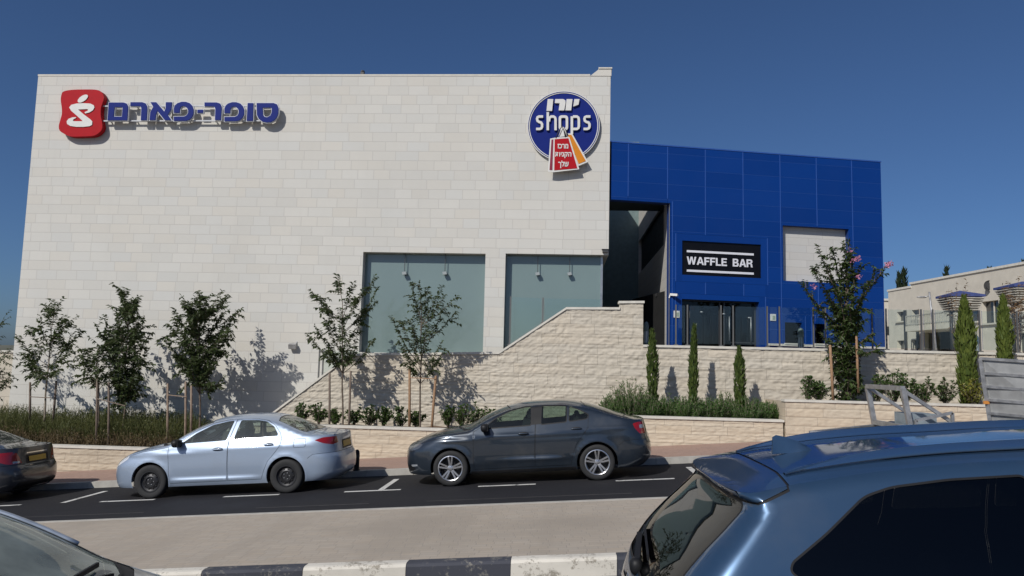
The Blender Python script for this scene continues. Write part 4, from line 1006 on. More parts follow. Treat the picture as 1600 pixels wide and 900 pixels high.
op_pan = (fuv(1223, 400)[0], fuv(1326.5, 400)[0], fuv(1275, 441)[1], fuv(1275, 355.2)[1])
op_w = [(fuv(1226, 520)[0], fuv(1252.5, 520)[0], fuv(1240, 536.5)[1], fuv(1240, 504)[1]), (fuv(1272.5, 520)[0], fuv(1291, 520)[0], fuv(1282, 537)[1], fuv(1282, 506)[1])]
UL = .02
cols = [UL]+us+[uR]
R0 = []
for i in range(len(cols)-1):
    for j in range(len(rows)-1): R0.append((cols[i]+.004, cols[i+1]-.004, max(rows[j+1], zB)+.004, rows[j]-.004))
mar = .19
def grow(o, a): return (o[0]-a, o[1]+a, o[2]-a, o[3]+a)
frames = [grow(op_sign, mar), (op_door[0]-mar, op_door[1]+mar, op_door[2], op_door[3]+mar*.8)]
for h in [op_pass, op_pan]+frames+op_w: R0 = rect_minus(R0, h)
for fr, hole in zip(frames, (op_sign, op_door)):
    q_ = rect_minus([(fr[0]+.004, fr[1]-.004, fr[2]+.004, fr[3]-.004)], hole); R0 += q_
p_ = MB(BO); bk = MB(BO)
for a0, a1, c0_, c1_ in R0:
    if a1-a0 < .012 or c1_-c0_ < .012: continue
    m_ = F3((a0+a1)/2, (c0_+c1_)/2, .0); p_.obox(m_, FU_*((a1-a0)/2), FN*.02, Vector((0, 0, (c1_-c0_)/2)))
p_.build('cladding', M_bpan, bb)
Rb = [(UL, uR, zB, zT)]
for h in [op_pass, op_pan, op_sign, op_door]+op_w: Rb = rect_minus(Rb, h)
for a0, a1, c0_, c1_ in Rb: bk.obox(F3((a0+a1)/2, (c0_+c1_)/2, -.14), FU_*((a1-a0)/2), FN*.11, Vector((0, 0, (c1_-c0_)/2)))
bk.build('facade_backing', M_bback, bb)
st = MB(BO)
def vstrip(u, z0, z1): st.obox(F3(u, (z0+z1)/2, .018), FU_*.010, FN*.008, Vector((0, 0, (z1-z0)/2)))
for i, u in enumerate(us):
    lo = zB
    if i in (0, 1): vstrip(u, op_pass[3]+.12, zT-.01); continue
    if i in (2, 3): vstrip(u, frames[0][3], zT-.01); vstrip(u, frames[1][3], frames[0][2]); continue
    if i == 5: vstrip(u, op_pan[3]+.03, zT-.01); vstrip(u, op_w[1][3]+.2, op_pan[2]-.02); continue
    vstrip(u, zB, zT-.01)
vstrip(fuv(1050, 400)[0], zB, op_pass[3]+.05)
for fr in frames: vstrip(fr[0], fr[2], fr[3]); vstrip(fr[1], fr[2], fr[3])
for u in (fuv(1258, 520)[0], fuv(1268, 520)[0], fuv(1302, 520)[0], fuv(1341, 520)[0]): vstrip(u, zB, fuv(1270, 495)[1])
st.build_split('lit_joint_strip', M_bstrip, bb)
hz = MB(BO)
for j in range(1, len(rows)-1):
    segs = [(UL, uR, rows[j]-.003, rows[j]+.003)]
    for h in [op_pass, op_pan]+frames+op_w: segs = rect_minus(segs, h)
    for s_ in segs: hz.obox(F3((s_[0]+s_[1])/2, rows[j], .006), FU_*((s_[1]-s_[0])/2), FN*.012, Vector((0, 0, .003)))
hz.build_split('lit_row_strip', M_bstrip, bb)
q = MB(BO); q.obox(F3((uR+UL)/2, zT+.02, -.14), FU_*((uR-UL)/2+.02), FN*.17, (0, 0, .018)); q.build('roof_edge', M_bstrip, bb)
q = MB(BO)       # side, back and roof of the block
q.quad(F3(uR, zB, -.25), F3(uR, zT, -.25), F3(uR, zT, -12), F3(uR, zB, -12)); q.quad(F3(op_pass[1]+.05, zT-.02, -.25), F3(uR, zT-.02, -.25), F3(uR, zT-.02, -12), F3(op_pass[1]+2.8, zT-.02, -12))
q.build('side_wall', M_bpan, bb)
def recess(o, depth, mat, name, jamb, lip=0):
    q = MB(BO); q.quad(F3(o[0], o[2], -depth), F3(o[1], o[2], -depth), F3(o[1], o[3], -depth), F3(o[0], o[3], -depth)); r = q.build(name, mat, bb)
    j = MB(BO)
    for (a, c_) in (((o[0], o[2]), (o[0], o[3])), ((o[0], o[3]), (o[1], o[3])), ((o[1], o[3]), (o[1], o[2])), ((o[1], o[2]), (o[0], o[2]))):
        j.quad(F3(a[0], a[1], -.26), F3(c_[0], c_[1], -.26), F3(c_[0], c_[1], -depth), F3(a[0], a[1], -depth)) if depth > .27 else None
    if depth > .27: j.build('jamb', jamb, r)
    return r
sp_ = MB(); # the stone panel is set back inside its opening
def axisquad(o, out):  return [F3(o[0], o[2], out), F3(o[1], o[2], out), F3(o[1], o[3], out), F3(o[0], o[3], out)]
sroot = MB(BO); sroot.quad(*axisquad(op_pan, -.16)); sroot.build('stone_infill', M_panelstone, bb)
# door: dark glazing with steel frames
q = MB(BO); q.quad(*axisquad(op_door, -.22)); q.build('glazed_door', G_dark, bb)
q = MB(BO); q.obox(F3((op_door[0]+op_door[1])/2, (op_door[2]+op_door[3])/2, -2.2), FU_*1.3, FN*1.6, (0, 0, 1.6)); q.build('dark_interior', M_under, bb)
q = MB(BO)
for u in (fuv(1129, 500)[0], fuv(1136, 500)[0], op_door[1]-.02, op_door[0]+.02): q.obox(F3(u, (op_door[2]+op_door[3])/2, -.20), FU_*.018, FN*.02, (0, 0, (op_door[3]-op_door[2])/2))
q.obox(F3((op_door[0]+op_door[1])/2, op_door[3]-.02, -.2), FU_*((op_door[1]-op_door[0])/2), FN*.03, (0, 0, .02))
zd = fuv(1160, 535)[1]; q.obox(F3((fuv(1147, 500)[0]+op_door[1])/2, zd, -.2), FU_*((op_door[1]-fuv(1147, 500)[0])/2), FN*.02, (0, 0, .015))
q.build('door_frame', M_dgrey, bb)
q = MB(BO)
for px, py0, py1 in ((1143, 494, 532), (1177, 495, 534)):
    a, c_ = fuv(px, py0), fuv(px, py1); q.tube([F3(a[0], a[1], -.14), F3(a[0], c_[1], -.14)], .014, 8)
for px, py in ((1175, 496), (1100, 487), (1135, 490)): a = fuv(px, py); q.sphere(F3(a[0], a[1], -.16), (.05, .03, .025), 8)
q.build_split('door_handle', M_galv, bb, smooth=True)
for o in op_w:
    q = MB(BO); q.quad(*axisquad(o, -.12)); w_ = q.build('window', G_dark, bb)
    q = MB(BO); q.obox(F3((o[0]+o[1])/2, (o[2]+o[3])/2, -.35), FU_*((o[1]-o[0])/2), FN*.1, (0, 0, (o[3]-o[2])/2)); q.build('blind', simple('grey_blind', (.10, .11, .10), .8), w_)
    q = MB(BO); q.obox(F3((o[0]+o[1])/2, o[2]-.02, .03), FU_*((o[1]-o[0])/2+.03), FN*.05, (0, 0, .02)); q.build('window_sill', M_coping, w_)
q = MB(BO)
u0 = fuv(1198, 538)[0]; q.obox(F3((u0+uR)/2, fuv(1240, 539.5)[1], .035), FU_*((uR-u0)/2), FN*.03, (0, 0, .03)); q.build('plinth', M_coping, bb)
# passage beside the white building: its stone side wall faces left
PE = F3(op_pass[1], 0, .0)
PX = PE.x-.02
def pyz(px, py): d = ray(px, py); t = PX/d.x; p = d*t; return (p.y, p.z)
PY0, PY1 = PE.y-.0, 34.0
wA = [pyz(1037, 375), pyz(1037, 430), pyz(958, 452), pyz(958, 408)]; wu = (wA[0][0], min(30, wA[2][0]), (wA[1][1]+wA[2][1])/2, (wA[0][1]+wA[3][1])/2)
ya = pyz(1037, 500)[0]; yb_ = pyz(1015, 500)[0]; wl = (ya, yb_, -.62, (pyz(1037, 468)[1]+pyz(1015, 472)[1])/2)
rr_ = [(PY0, PY1, -.7, op_pass[3]+.3)]
for h in (wu, wl): rr_ = rect_minus(rr_, h)
q = MB(BO)
for a0, a1, c0_, c1_ in rr_: q.quad((PX, a0, c0_), (PX, a1, c0_), (PX, a1, c1_), (PX, a0, c1_))
q.quad((PX, 24.0, op_pass[3]+.3), (PX, PY1, op_pass[3]+.3), (PX, PY1, zT-.06), (PX, 24.0, zT-.06))
for h in (wu, wl): q.quad((PX, h[0], h[2]), (PX, h[0], h[3]), (PX+.25, h[0], h[3]), (PX+.25, h[0], h[2])); q.quad((PX, h[1], h[2]), (PX+.25, h[1], h[2]), (PX+.25, h[1], h[3]), (PX, h[1], h[3])); q.quad((PX, h[0], h[3]), (PX, h[1], h[3]), (PX+.25, h[1], h[3]), (PX+.25, h[0], h[3])); q.quad((PX, h[0], h[2]), (PX+.25, h[0], h[2]), (PX+.25, h[1], h[2]), (PX, h[1], h[2]))
q.build('passage_wall', stone('passage_limestone', (.55, .53, .49), .5, .9, .27, .008, (.42, .40, .37), var=.06, bumpd=.15, axis='yz'), bb)
for nm, h in (('passage_window', wu), ('passage_window', wl)):
    q = MB(BO); q.quad((PX+.12, h[0], h[2]), (PX+.12, h[1], h[2]), (PX+.12, h[1], h[3]), (PX+.12, h[0], h[3])); w_ = q.build(nm, simple('passage_glass', (.008, .011, .013), .5, spec=.2), bb)
    q = MB(BO); q.box(PX+.2, PX+.5, h[0]+.01, h[1]-.01, h[2], h[3]); q.build('dark_interior', M_under, w_)
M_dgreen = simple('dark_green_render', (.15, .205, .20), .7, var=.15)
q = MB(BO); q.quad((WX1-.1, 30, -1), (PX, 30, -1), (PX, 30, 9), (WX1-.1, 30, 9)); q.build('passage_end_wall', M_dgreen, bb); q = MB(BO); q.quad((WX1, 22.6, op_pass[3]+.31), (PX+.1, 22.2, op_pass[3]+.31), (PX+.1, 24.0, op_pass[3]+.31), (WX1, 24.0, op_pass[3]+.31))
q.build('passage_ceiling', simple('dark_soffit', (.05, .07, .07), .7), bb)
t_ = MB(); t_.box(1.5, 30, 20.28, 60, -1.1, -.62); struct('terrace', t_, M_terr)

ws = thing('shop_sign', 'black sign reading WAFFLE BAR in white letters on the blue facade', 'sign', F3((op_sign[0]+op_sign[1])/2, op_sign[2], 0)); WO = tuple(ws.location)
M_sblack = simple('sign_black', (.0035, .0035, .005), .4, var=.1, spec=.3)
q = MB(WO); q.obox(F3((op_sign[0]+op_sign[1])/2, (op_sign[2]+op_sign[3])/2, -.06), FU_*((op_sign[1]-op_sign[0])/2-.002), FN*.04, (0, 0, (op_sign[3]-op_sign[2])/2-.002)); q.build('board', M_sblack, ws)
M_lit = simple('sign_letter_white', (.74, .74, .77), .4, var=.03)
for y0, y1 in ((392.5, 397.5), (422.7, 427.6)):
    a, c_ = fuv(1073.5, y0), fuv(1177.8, y1); q = MB(WO); z_ = (a[1]+c_[1])/2; q.obox(F3((a[0]+c_[0])/2, z_, -.01), FU_*((c_[0]-a[0])/2), FN*.010, (0, 0, .030)); q.build('stripe', M_lit, ws)
GLY = {'W': (1.42, [[(0, 1), (.22, 1), (.40, .30), (.59, 1), (.83, 1), (1.02, .30), (1.20, 1), (1.42, 1), (1.14, 0), (.91, 0), (.71, .72), (.51, 0), (.28, 0)]]),
 'A': (1.06, [[(0, 0), (.40, 1), (.66, 1), (1.06, 0), (.82, 0), (.74, .22), (.32, .22), (.24, 0)], [(.38, .40), (.68, .40), (.53, .80)]]),
 'F': (.78, [[(0, 0), (0, 1), (.76, 1), (.76, .81), (.22, .81), (.22, .59), (.68, .59), (.68, .41), (.22, .41), (.22, 0)]]),
 'L': (.76, [[(0, 0), (0, 1), (.22, 1), (.22, .19), (.74, .19), (.74, 0)]]),
 'E': (.82, [[(0, 0), (0, 1), (.78, 1), (.78, .81), (.22, .81), (.22, .60), (.72, .60), (.72, .41), (.22, .41), (.22, .19), (.80, .19), (.80, 0)]]),
 'B': (.92, [[(0, 0), (0, 1), (.52, 1), (.72, .96), (.83, .84), (.83, .68), (.70, .55), (.86, .44), (.90, .28), (.84, .10), (.70, .01), (.54, 0)], [(.22, .82), (.22, .60), (.50, .60), (.60, .65), (.60, .77), (.50, .82)], [(.22, .42), (.22, .18), (.54, .18), (.66, .24), (.66, .36), (.54, .42)]]),
 'R': (.96, [[(0, 0), (0, 1), (.58, 1), (.78, .95), (.88, .80), (.87, .62), (.72, .48), (.84, .38), (.88, .10), (.94, 0), (.70, 0), (.66, .12), (.63, .32), (.50, .40), (.22, .40), (.22, 0)], [(.22, .81), (.22, .58), (.54, .58), (.65, .63), (.65, .76), (.54, .81)]])}
for body, xa_, xb_ in (('WAFFLE', 1073.3, 1136), ('BAR', 1145.3, 1176.3)):
    a, c_ = fuv(xa_, 410), fuv(xb_, 410); yc = 408.3+(xa_+xb_-2*1104)/2*.047
    zt, zb = fuv((xa_+xb_)/2, yc-6.1)[1], fuv((xa_+xb_)/2, yc+6.1)[1]
    tot = sum(GLY[k_][0] for k_ in body)+.10*(len(body)-1); sc = (c_[0]-a[0])/tot; cur = a[0]
    for k_ in body:
        q = MB(WO); f_ = lambda u, v: F3(cur+u*sc, zb+v*(zt-zb), .004)
        q.prism(GLY[k_][1][0], f_, FN*-.022, GLY[k_][1][1:]); q.build('letter', M_lit, ws); cur += (GLY[k_][0]+.10)*sc
# small notices and cameras on the facade
for px, py, w_, lab in ((1056.5, 491, 9, 'small white notice plate on the blue cladding left of the glass door'), (1207, 496, 9, 'small white notice plate on the blue cladding right of the glass door'), (1308, 499, 9, 'small white notice plate on the blue cladding behind the flowering tree')):
    a = fuv(px, py); t = thing('notice_plate', lab, 'notice', F3(a[0], a[1], .02), 'white notice plates on the blue facade'); O_ = tuple(t.location)
    q = MB(O_); q.obox(F3(a[0], a[1], .032), FU_*.085, FN*.010, (0, 0, .095)); q.build('board', M_swhite, t)
    q = MB(O_); q.obox(F3(a[0]+.02, a[1]-.01, .044), FU_*.04, FN*.002, (0, 0, .055)); q.build('pictogram', simple('notice_green', (.30, .36, .27), .5), t)
def cctv(loc, d, lab, mats):
    t = thing('security_camera', lab, 'camera', loc, 'security cameras at the passage'); q = MB(); d = Vector(d).normalized()
    q.bar(-d*.1, d*.12, .07, .065); q.build('camera_body', mats, t); q = MB(); q.bar(-d*.1, -d*.13+Vector((0, 0, -.10)), .03); q.build('bracket', mats, t)
a = fuv(1050.5, 461); cctv(F3(a[0], a[1], .10), (.8, -.5, -.1), 'white security camera on the blue cladding at the passage corner', M_swhite)
a = pyz(1034, 460); cctv(Vector((PX-.1, a[0], a[1])), (-.6, -.6, -.25), 'dark security camera on the stone side wall of the passage', M_dgrey)

# ------------------------------------------------------------------ rough stone walls
def rough_wall(name, path, y, zb, mat, parent, org, h=.25, wmin=.35, wmax=.7, amp=.021, step=.030, zbf=None):
    """split-faced masonry: path = [(x, ztop)...]; every stone bulges and is pitted"""
    q = MB(org); xs_ = [p[0] for p in path]; zs_ = [p[1] for p in path]
    X = sorted(set(list(np.arange(xs_[0], xs_[-1], step))+xs_+[x-1e-3 for x in xs_[1:-1]]))
    X = [x for x in X if xs_[0] <= x <= xs_[-1]]
    zmax = max(zs_); nz = int((zmax-zb)/step)+2; base = 0; rnd = {}
    def disp(x, z):
        r = math.floor(z/h); fz = (z/h-r)*h
        if r not in rnd: rr = random.Random(r*77+5); rnd[r] = (rr.random()*3, wmin+(wmax-wmin)*rr.random())
        o, w = rnd[r]; c = (x+o)/w; fx = (c-math.floor(c))*w
        k = min(1, min(fz, h-fz)/.03, .45+min(fx, w-fx)/.03)
        cid = noise.noise((math.floor(c)*3.1, r*5.7, .5))
        return -(k**.6)*amp*(1.0+.6*cid+.75*noise.noise((x*3, z*9, r*3.3))+1.0*noise.noise((x*8, z*26, 1))+.6*noise.noise((x*21, z*40, 4)))
    cols_ = []
    for x in X:
        zt = float(np.interp(x, xs_, zs_)); zb_ = zbf(x) if zbf else zb; n_ = nz; col = []
        for j in range(n_+1):
            z = zb_+(zt-zb_)*j/n_; col.append(len(q.v)); q.v.append((x, y+disp(x, z), z))
        cols_.append(col)
    for a, c_ in zip(cols_[:-1], cols_[1:]):
        for j in range(nz): q.f.append((a[j], c_[j], c_[j+1], a[j+1])); q.mi.append(0)
    return q.build(name, mat, parent, smooth=True)
def coping(name, path, y0, y1, t, parent, org, over=.0, mat=None):
    q = MB(org)
    for (x0, z0), (x1, z1) in zip(path[:-1], path[1:]):
        if abs(x1-x0) < 1e-3: continue
        i = len(q.v)
        for x, z in ((x0, z0), (x1, z1)):
            q.v += [(x, y0, z), (x, y1, z), (x, y1, z+t), (x, y0, z+t)]
        for f in ((0, 3, 2, 1), (4, 5, 6, 7), (0, 1, 5, 4), (1, 2, 6, 5), (2, 3, 7, 6), (3, 0, 4, 7)): q.f.append(tuple(i+k_ for k_ in f)); q.mi.append(0)
    return q.build(name, mat or M_coping, parent)
RY = 20.0
rw = thing('retaining_wall', 'long split faced limestone retaining wall with a sloping top in front of the buildings', 'wall', (0, RY, -2)); RWO = (0, RY, -2)
pt = lambda px, py: (P(px, py, RY).x, P(px, py, RY).z-.06)
p1 = [pt(425, 645), pt(549, 552.5), pt(780, 549.5), pt(885, 480), pt(968.5, 480.3)]
p2 = [pt(968.5, 470.5), pt(1005, 470.2)]; p2[0] = (p1[-1][0], p2[0][1])
zc = pt(1300, 545)[1]; p3 = [(p2[1][0], zc), (16.0, zc)]
for p_, nm in ((p1, 'wall'), (p2, 'wall_pier'), (p3, 'wall')):
    rough_wall(nm, p_, RY, -2.6, M_rough, rw, RWO, h=.262)
    coping('coping', [(p_[0][0]-.03*(nm == 'wall_pier'), p_[0][1])]+p_[1:-1]+[(p_[-1][0]+.03*(nm == 'wall_pier'), p_[-1][1])], RY-.05, RY+.30, .06, rw, RWO)
q = MB(RWO)
for p_ in (p1, p2, p3):
    for (x0, z0), (x1, z1) in zip(p_[:-1], p_[1:]):
        q.quad((x0, RY+.26, -2.6), (x1, RY+.26, -2.6), (x1, RY+.26, z1), (x0, RY+.26, z0))
q.quad((p2[1][0], RY, zc), (p2[1][0], RY+.26, zc), (p2[1][0], RY+.26, p2[1][1]), (p2[1][0], RY, p2[1][1])); q.quad((p2[0][0], RY, p1[-1][1]), (p2[0][0], RY+.26, p1[-1][1]), (p2[0][0], RY+.26, p2[0][1]), (p2[0][0], RY, p2[0][1]))
q.quad((p1[-2][0]-.9, RY+.27, -.62), (1.5, RY+.27, -.62), (1.5, WY-.002, -.62), (p1[-2][0]-.9, WY-.002, -.62)); q.quad((p1[0][0], RY+.27, -1.5), (p1[1][0], RY+.27, -.62), (p1[1][0], WY-.002, -.62), (p1[0][0], WY-.002, -1.5)); q.quad((p1[1][0], RY+.27, -.62), (p1[-2][0]-.9, RY+.27, -.62), (p1[-2][0]-.9, WY-.002, -.62), (p1[1][0], WY-.002, -.62))
q.build('wall_core', M_coping, rw)
PYF = 18.28
def planter(x0, x1, ztop, lab, y1=RY-.02, side0=False, side1=False, soil=-.10):
    t = thing('planter_wall', lab, 'wall', ((x0+x1)/2, PYF, ztop-.8), 'low stone planter walls along the sidewalk'); O_ = tuple(t.location)
    rough_wall('wall', [(x0, ztop-.05), (x1, ztop-.05)], PYF, ztop-1.1, M_plant, t, O_, h=.2, amp=.012, zbf=lambda x: gz(x, -1.99))
    coping('coping', [(x0-.02, ztop-.05), (x1+.02, ztop-.05)], PYF-.04, PYF+.26, .05, t, O_)
    q = MB(O_); q.quad((x0, PYF, gz(x0, -2.1)), (x0, PYF, ztop-.05), (x0, y1, ztop-.05), (x0, y1, gz(x0, -2.1))); q.quad((x1, PYF, gz(x1, -2.1)), (x1, PYF, ztop-.05), (x1, y1, ztop-.05), (x1, y1, gz(x1, -2.1)))
    q.quad((x0, PYF+.25, ztop-.2), (x1, PYF+.25, ztop-.2), (x1, PYF+.25, ztop-.05), (x0, PYF+.25, ztop-.05)); q.build('wall_side', M_plant, t)
    s = MB(); nx = max(2, int((x1-x0)/.25)); ny = 8
    hh = lambda i, j: ztop+soil+.05*noise.noise((i*.6+x0, j*.7, 2))
    for i in range(nx):
        for j in range(ny):
            xx = lambda k_: x0+.02+(x1-x0-.04)*k_/nx; yy = lambda k_: PYF+.24+(y1-PYF-.24)*k_/ny
            s.quad((xx(i), yy(j), hh(i, j)), (xx(i+1), yy(j), hh(i+1, j)), (xx(i+1), yy(j+1), hh(i+1, j+1)), (xx(i), yy(j+1), hh(i, j+1)))
    struct('planter_soil', s, M_soil)
ZP = [-2.17, -1.50, -1.07, -.60]
planter(-24, -7.35, ZP[0], 'lowest stone planter wall behind the silver and left cars, full of weeds', y1=WY-.01)
planter(-7.30, .1, ZP[1], 'stone planter wall behind the dark saloon with two staked trees in its bed')
planter(.15, 5.15, ZP[2], 'stone planter wall in front of the three slim cypresses and the rosemary')
planter(5.20, 16.0, ZP[3], 'tallest stone planter wall, under the pink flowering tree at the right')
lw = thing('garden_wall', 'low stone wall running on beyond the left end of the white building', 'wall', (-22, 21.4, -2)); O_ = (-22, 21.4, -2)
q = MB(O_); q.box(-34, WX0-.01, 21.4, 21.7, -3.4, .06); q.build('wall', M_rough, lw); q = MB(O_); q.box(-34, WX0-.01, 21.36, 21.74, .061, .12); q.build('coping', M_coping, lw)

# ------------------------------------------------------------------ glass railings
M_rpost = simple('railing_post', (.13, .13, .125), .5, .3, var=.1)
def railing(lab, posts, y, ztop, zbot, paneseg, name='glass_railing', thick=.05):
    t = thing(name, lab, 'railing', (posts[0], y, zbot(posts[0]))); O_ = tuple(t.location)
    for x in posts:
        q = MB(O_); q.box(x-thick/2, x+thick/2, y-.02, y+.02, zbot(x), ztop(x)); q.box(x-.05, x+.05, y-.05, y+.05, zbot(x), zbot(x)+.03); q.build('post', M_rpost, t)
    for a, c_ in paneseg:
        q = MB(O_); q.prism([(a, zbot(a)+.06), (c_, zbot(c_)+.06), (c_, ztop(c_)-.02), (a, ztop(a)-.02)], lambda u, v: (u, y-.006, v), (0, .012, 0)); q.build('glass_pane', G_rail, t)
RLY = RY+.12
zcap = zc+.06
pxs = [1056, 1074, 1126.5, 1145.5, 1199, 1218, 1271, 1290, 1363, 1385, 1440, 1458, 1512, 1531, 1590, 1609]
posts = [P(x, 520, RLY).x for x in pxs]
railing('glass railing with steel posts on top of the retaining wall, before the blue building', posts, RLY, lambda x: zcap+1.06, lambda x: zcap, [(posts[i]+.06, posts[i+1]-.06) for i in range(0, len(posts)-1)], thick=.034)
ra = [P(797, 500, RY+.15).x, P(848, 500, RY+.15).x]; sl_ = lambda x: float(np.interp(x, [q_[0] for q_ in p1], [q_[1]+.06 for q_ in p1]))
railing('glass ramp railing climbing in front of the right display window', ra, RY+.15, lambda x: 1.83 if x > -1 else 1.85, sl_, [(ra[0]+.05, ra[1]-.05), (ra[1]+.05, P(940, 500, RY+.15).x)], thick=.035)
rb = [P(499, 560, RY+.4).x, P(505, 560, RY+.4).x, P(520, 560, RY+.4).x, P(535, 560, RY+.4).x]
railing('glass stair railing beside the lower left end of the sloping wall', [rb[0], rb[1], rb[3]], RY+.4, lambda x: .33, lambda x: sl_(x)-.05, [(rb[1]+.03, rb[3]-.03), (rb[3]+.03, P(562, 560, RY+.4).x)], thick=.035)
def bollard(px, Y, ptop, lab, mat, w=.075):
    p = P(px, ptop, Y); t = thing('bollard_lamp', lab, 'lamp', (p.x, Y, -.62), 'bollard lamps on the terrace'); h = p.z+.62
    q = MB(); q.lathe([(w*1.1, 0), (w*1.1, .05), (w, .06), (w, h*.7)], 'z', n=16); q.build('post', mat, t, angle=40)
    q = MB(); q.lathe([(w*.85, h*.7), (w*.85, h*.88)], 'z', n=16); q.build('diffuser', simple('frosted_diffuser', (.55, .58, .60), .3), t, smooth=True)
    q = MB(); q.lathe([(w*1.05, h*.86), (w*1.1, h*.93), (w*.8, h*.98), (.001, h)], 'z', n=16)
    for k_ in range(6): an = k_*math.pi/3; q.bar((w*.9*math.cos(an), w*.9*math.sin(an), h*.69), (w*.9*math.cos(an), w*.9*math.sin(an), h*.9), .014)
    q.build('cap', mat, t)
M_bol = simple('bollard_green_grey', (.13, .17, .16), .5, .2, var=.1)
bollard(1251, 20.75, 512, 'grey green bollard lamp in front of the blue building', M_bol)
bollard(1010, 20.75, 502, 'dark bollard lamp in the passage beside the stone pier', M_bol, .06)
bollard(1523, 24.0, 523, 'blue grey lantern bollard behind the right hand cypress', simple('bollard_blue', (.12, .18, .23), .5, .2, var=.1), .11)
# ------------------------------------------------------------------ houses at the right
RA, RB = P(1390, 545, 50.0), P(1600, 545, 38.5)
RO_ = Vector((RA.x, RA.y, 0)); RU = Vector((RB.x-RA.x, RB.y-RA.y, 0)); RU.normalize(); RN = Vector((RU.y, -RU.x, 0))
if RN.dot(Vector((0, -1, 0))) < 0: RN = -RN
def ruv(px, py):
    d = ray(px, py); p = d*(RO_.dot(RN)/d.dot(RN)); return ((p-RO_).dot(RU), p.z)
def R3(u, z, out=0.0): return RO_+RU*u+RN*out+Vector((0, 0, z))
hb = thing('apartment_house', 'cream stone house with a balcony and small dark windows beyond the terrace', 'house', RO_+Vector((2, 0, -2))); HO_ = tuple(hb.location)
def rrect(x0, y0, x1, y1): a, c_ = ruv(x0, y1), ruv(x1, y0); return (a[0], c_[0], ruv((x0+x1)/2, y1)[1], ruv((x0+x1)/2, y0)[1])
z1_, z2_ = ruv(1392, 455)[1], ruv(1426, 444)[1]; us_ = ruv(1424, 480)[0]; ue = 34.0
wins_and_shade = [rrect(1402, 487, 1413, 502), rrect(1425, 484, 1436, 498), rrect(1402, 532, 1414, 546), rrect(1424, 531, 1436, 546), rrect(1497, 480, 1528, 503), rrect(1535, 470, 1560, 505), rrect(1590, 520, 1612, 556)]  # rect beside the widest: shadow in a recess, drawn as a dark window
loggia = rrect(1444, 518, 1499, 556)
rs_ = [(0, us_, -4, z1_), (us_, ue, -4, z2_)]
for h in wins_and_shade+[loggia]: rs_ = rect_minus(rs_, h)
q = MB(HO_)
for a0, a1, c0_, c1_ in rs_: q.obox(R3((a0+a1)/2, (c0_+c1_)/2, -.15), RU*((a1-a0)/2), RN*.15, (0, 0, (c1_-c0_)/2))
q.obox(R3(us_/2, 0, -6), RU*(us_/2-.01), RN*4.25, (0, 0, z1_-.05)); q.obox(R3((us_+ue)/2, 0, -6), RU*((ue-us_)/2-.01), RN*4.2, (0, 0, z2_-.05)); q.obox(R3(.15, 0, -1.05), RU*.14, RN*.74, (0, 0, z1_-.06)); q.obox(R3(us_/2, z1_-.12, -1.05), RU*(us_/2-.02), RN*.74, (0, 0, .05)); q.obox(R3((us_+ue)/2, z2_-.12, -1.05), RU*((ue-us_)/2-.02), RN*.74, (0, 0, .05)); q.obox(R3(us_+.15, 0, -1.05), RU*.14, RN*.73, (0, 0, z2_-.07))
M_res2 = simple('cream_render', (.56, .515, .43), .85, var=.07, scale=2)
q.build('wall', M_res2, hb)
q = MB(HO_); q.obox(R3(us_/2, z1_+.06, -.2), RU*(us_/2+.05), RN*.25, (0, 0, .06)); q.obox(R3((us_+ue)/2, z2_+.06, -.2), RU*((ue-us_)/2+.05), RN*.27, (0, 0, .06)); q.build('roof_edge', M_coping, hb)
M_wdark = simple('window_dark', (.035, .038, .04), .15, var=.2, coat=1)
for w_ in wins_and_shade:
    q = MB(HO_); q.quad(R3(w_[0], w_[2], -.25), R3(w_[1], w_[2], -.25), R3(w_[1], w_[3], -.25), R3(w_[0], w_[3], -.25)); o = q.build('window', M_wdark, hb)
    q = MB(HO_); q.obox(R3((w_[0]+w_[1])/2, (w_[2]+w_[3])/2, -.22), RU*.03, RN*.02, (0, 0, (w_[3]-w_[2])/2)); q.obox(R3((w_[0]+w_[1])/2, w_[2]-.04, .04), RU*((w_[1]-w_[0])/2+.1), RN*.08, (0, 0, .04)); q.build('window_frame', M_res2, o)
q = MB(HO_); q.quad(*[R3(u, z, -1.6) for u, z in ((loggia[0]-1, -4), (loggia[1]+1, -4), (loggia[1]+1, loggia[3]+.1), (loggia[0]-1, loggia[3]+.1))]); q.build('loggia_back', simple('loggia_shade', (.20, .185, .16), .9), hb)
bl = rrect(1443, 508, 1520, 516); q = MB(HO_); q.obox(R3((bl[0]+bl[1])/2, (bl[2]+bl[3])/2, .5), RU*((bl[1]-bl[0])/2), RN*.6, (0, 0, (bl[3]-bl[2])/2)); bo = q.build('balcony', M_res2, hb)
br = rrect(1443, 491, 1520, 508); q = MB(HO_)
for i in range(30): u = bl[0]+(bl[1]-bl[0])*i/29; q.obox(R3(u, (br[2]+br[3])/2, 1.05), RU*.02, RN*.02, (0, 0, (br[3]-br[2])/2))
for z in (br[3], br[2]+.1): q.obox(R3((bl[0]+bl[1])/2, z, 1.05), RU*((bl[1]-bl[0])/2), RN*.03, (0, 0, .03))
q.build('railing', simple('pale_metal', (.42, .40, .35), .5), bo)
for px in (1416, 1435): a = ruv(px, 490); q = MB(HO_); q.obox(R3(a[0], a[1]-1.8, .08), RU*.07, RN*.06, (0, 0, 2.0)); q.build('street_post', M_dgrey, hb)  # dark street posts, set against the house wall
a = ruv(1547, 447); q = MB(HO_); q.lathe([(.30, 0), (.27, .05), (.18, .05), (.17, .02), (.001, .02)], 'y', R3(a[0], a[1], .02), 20); q.build('round_vent', M_dgrey, hb)
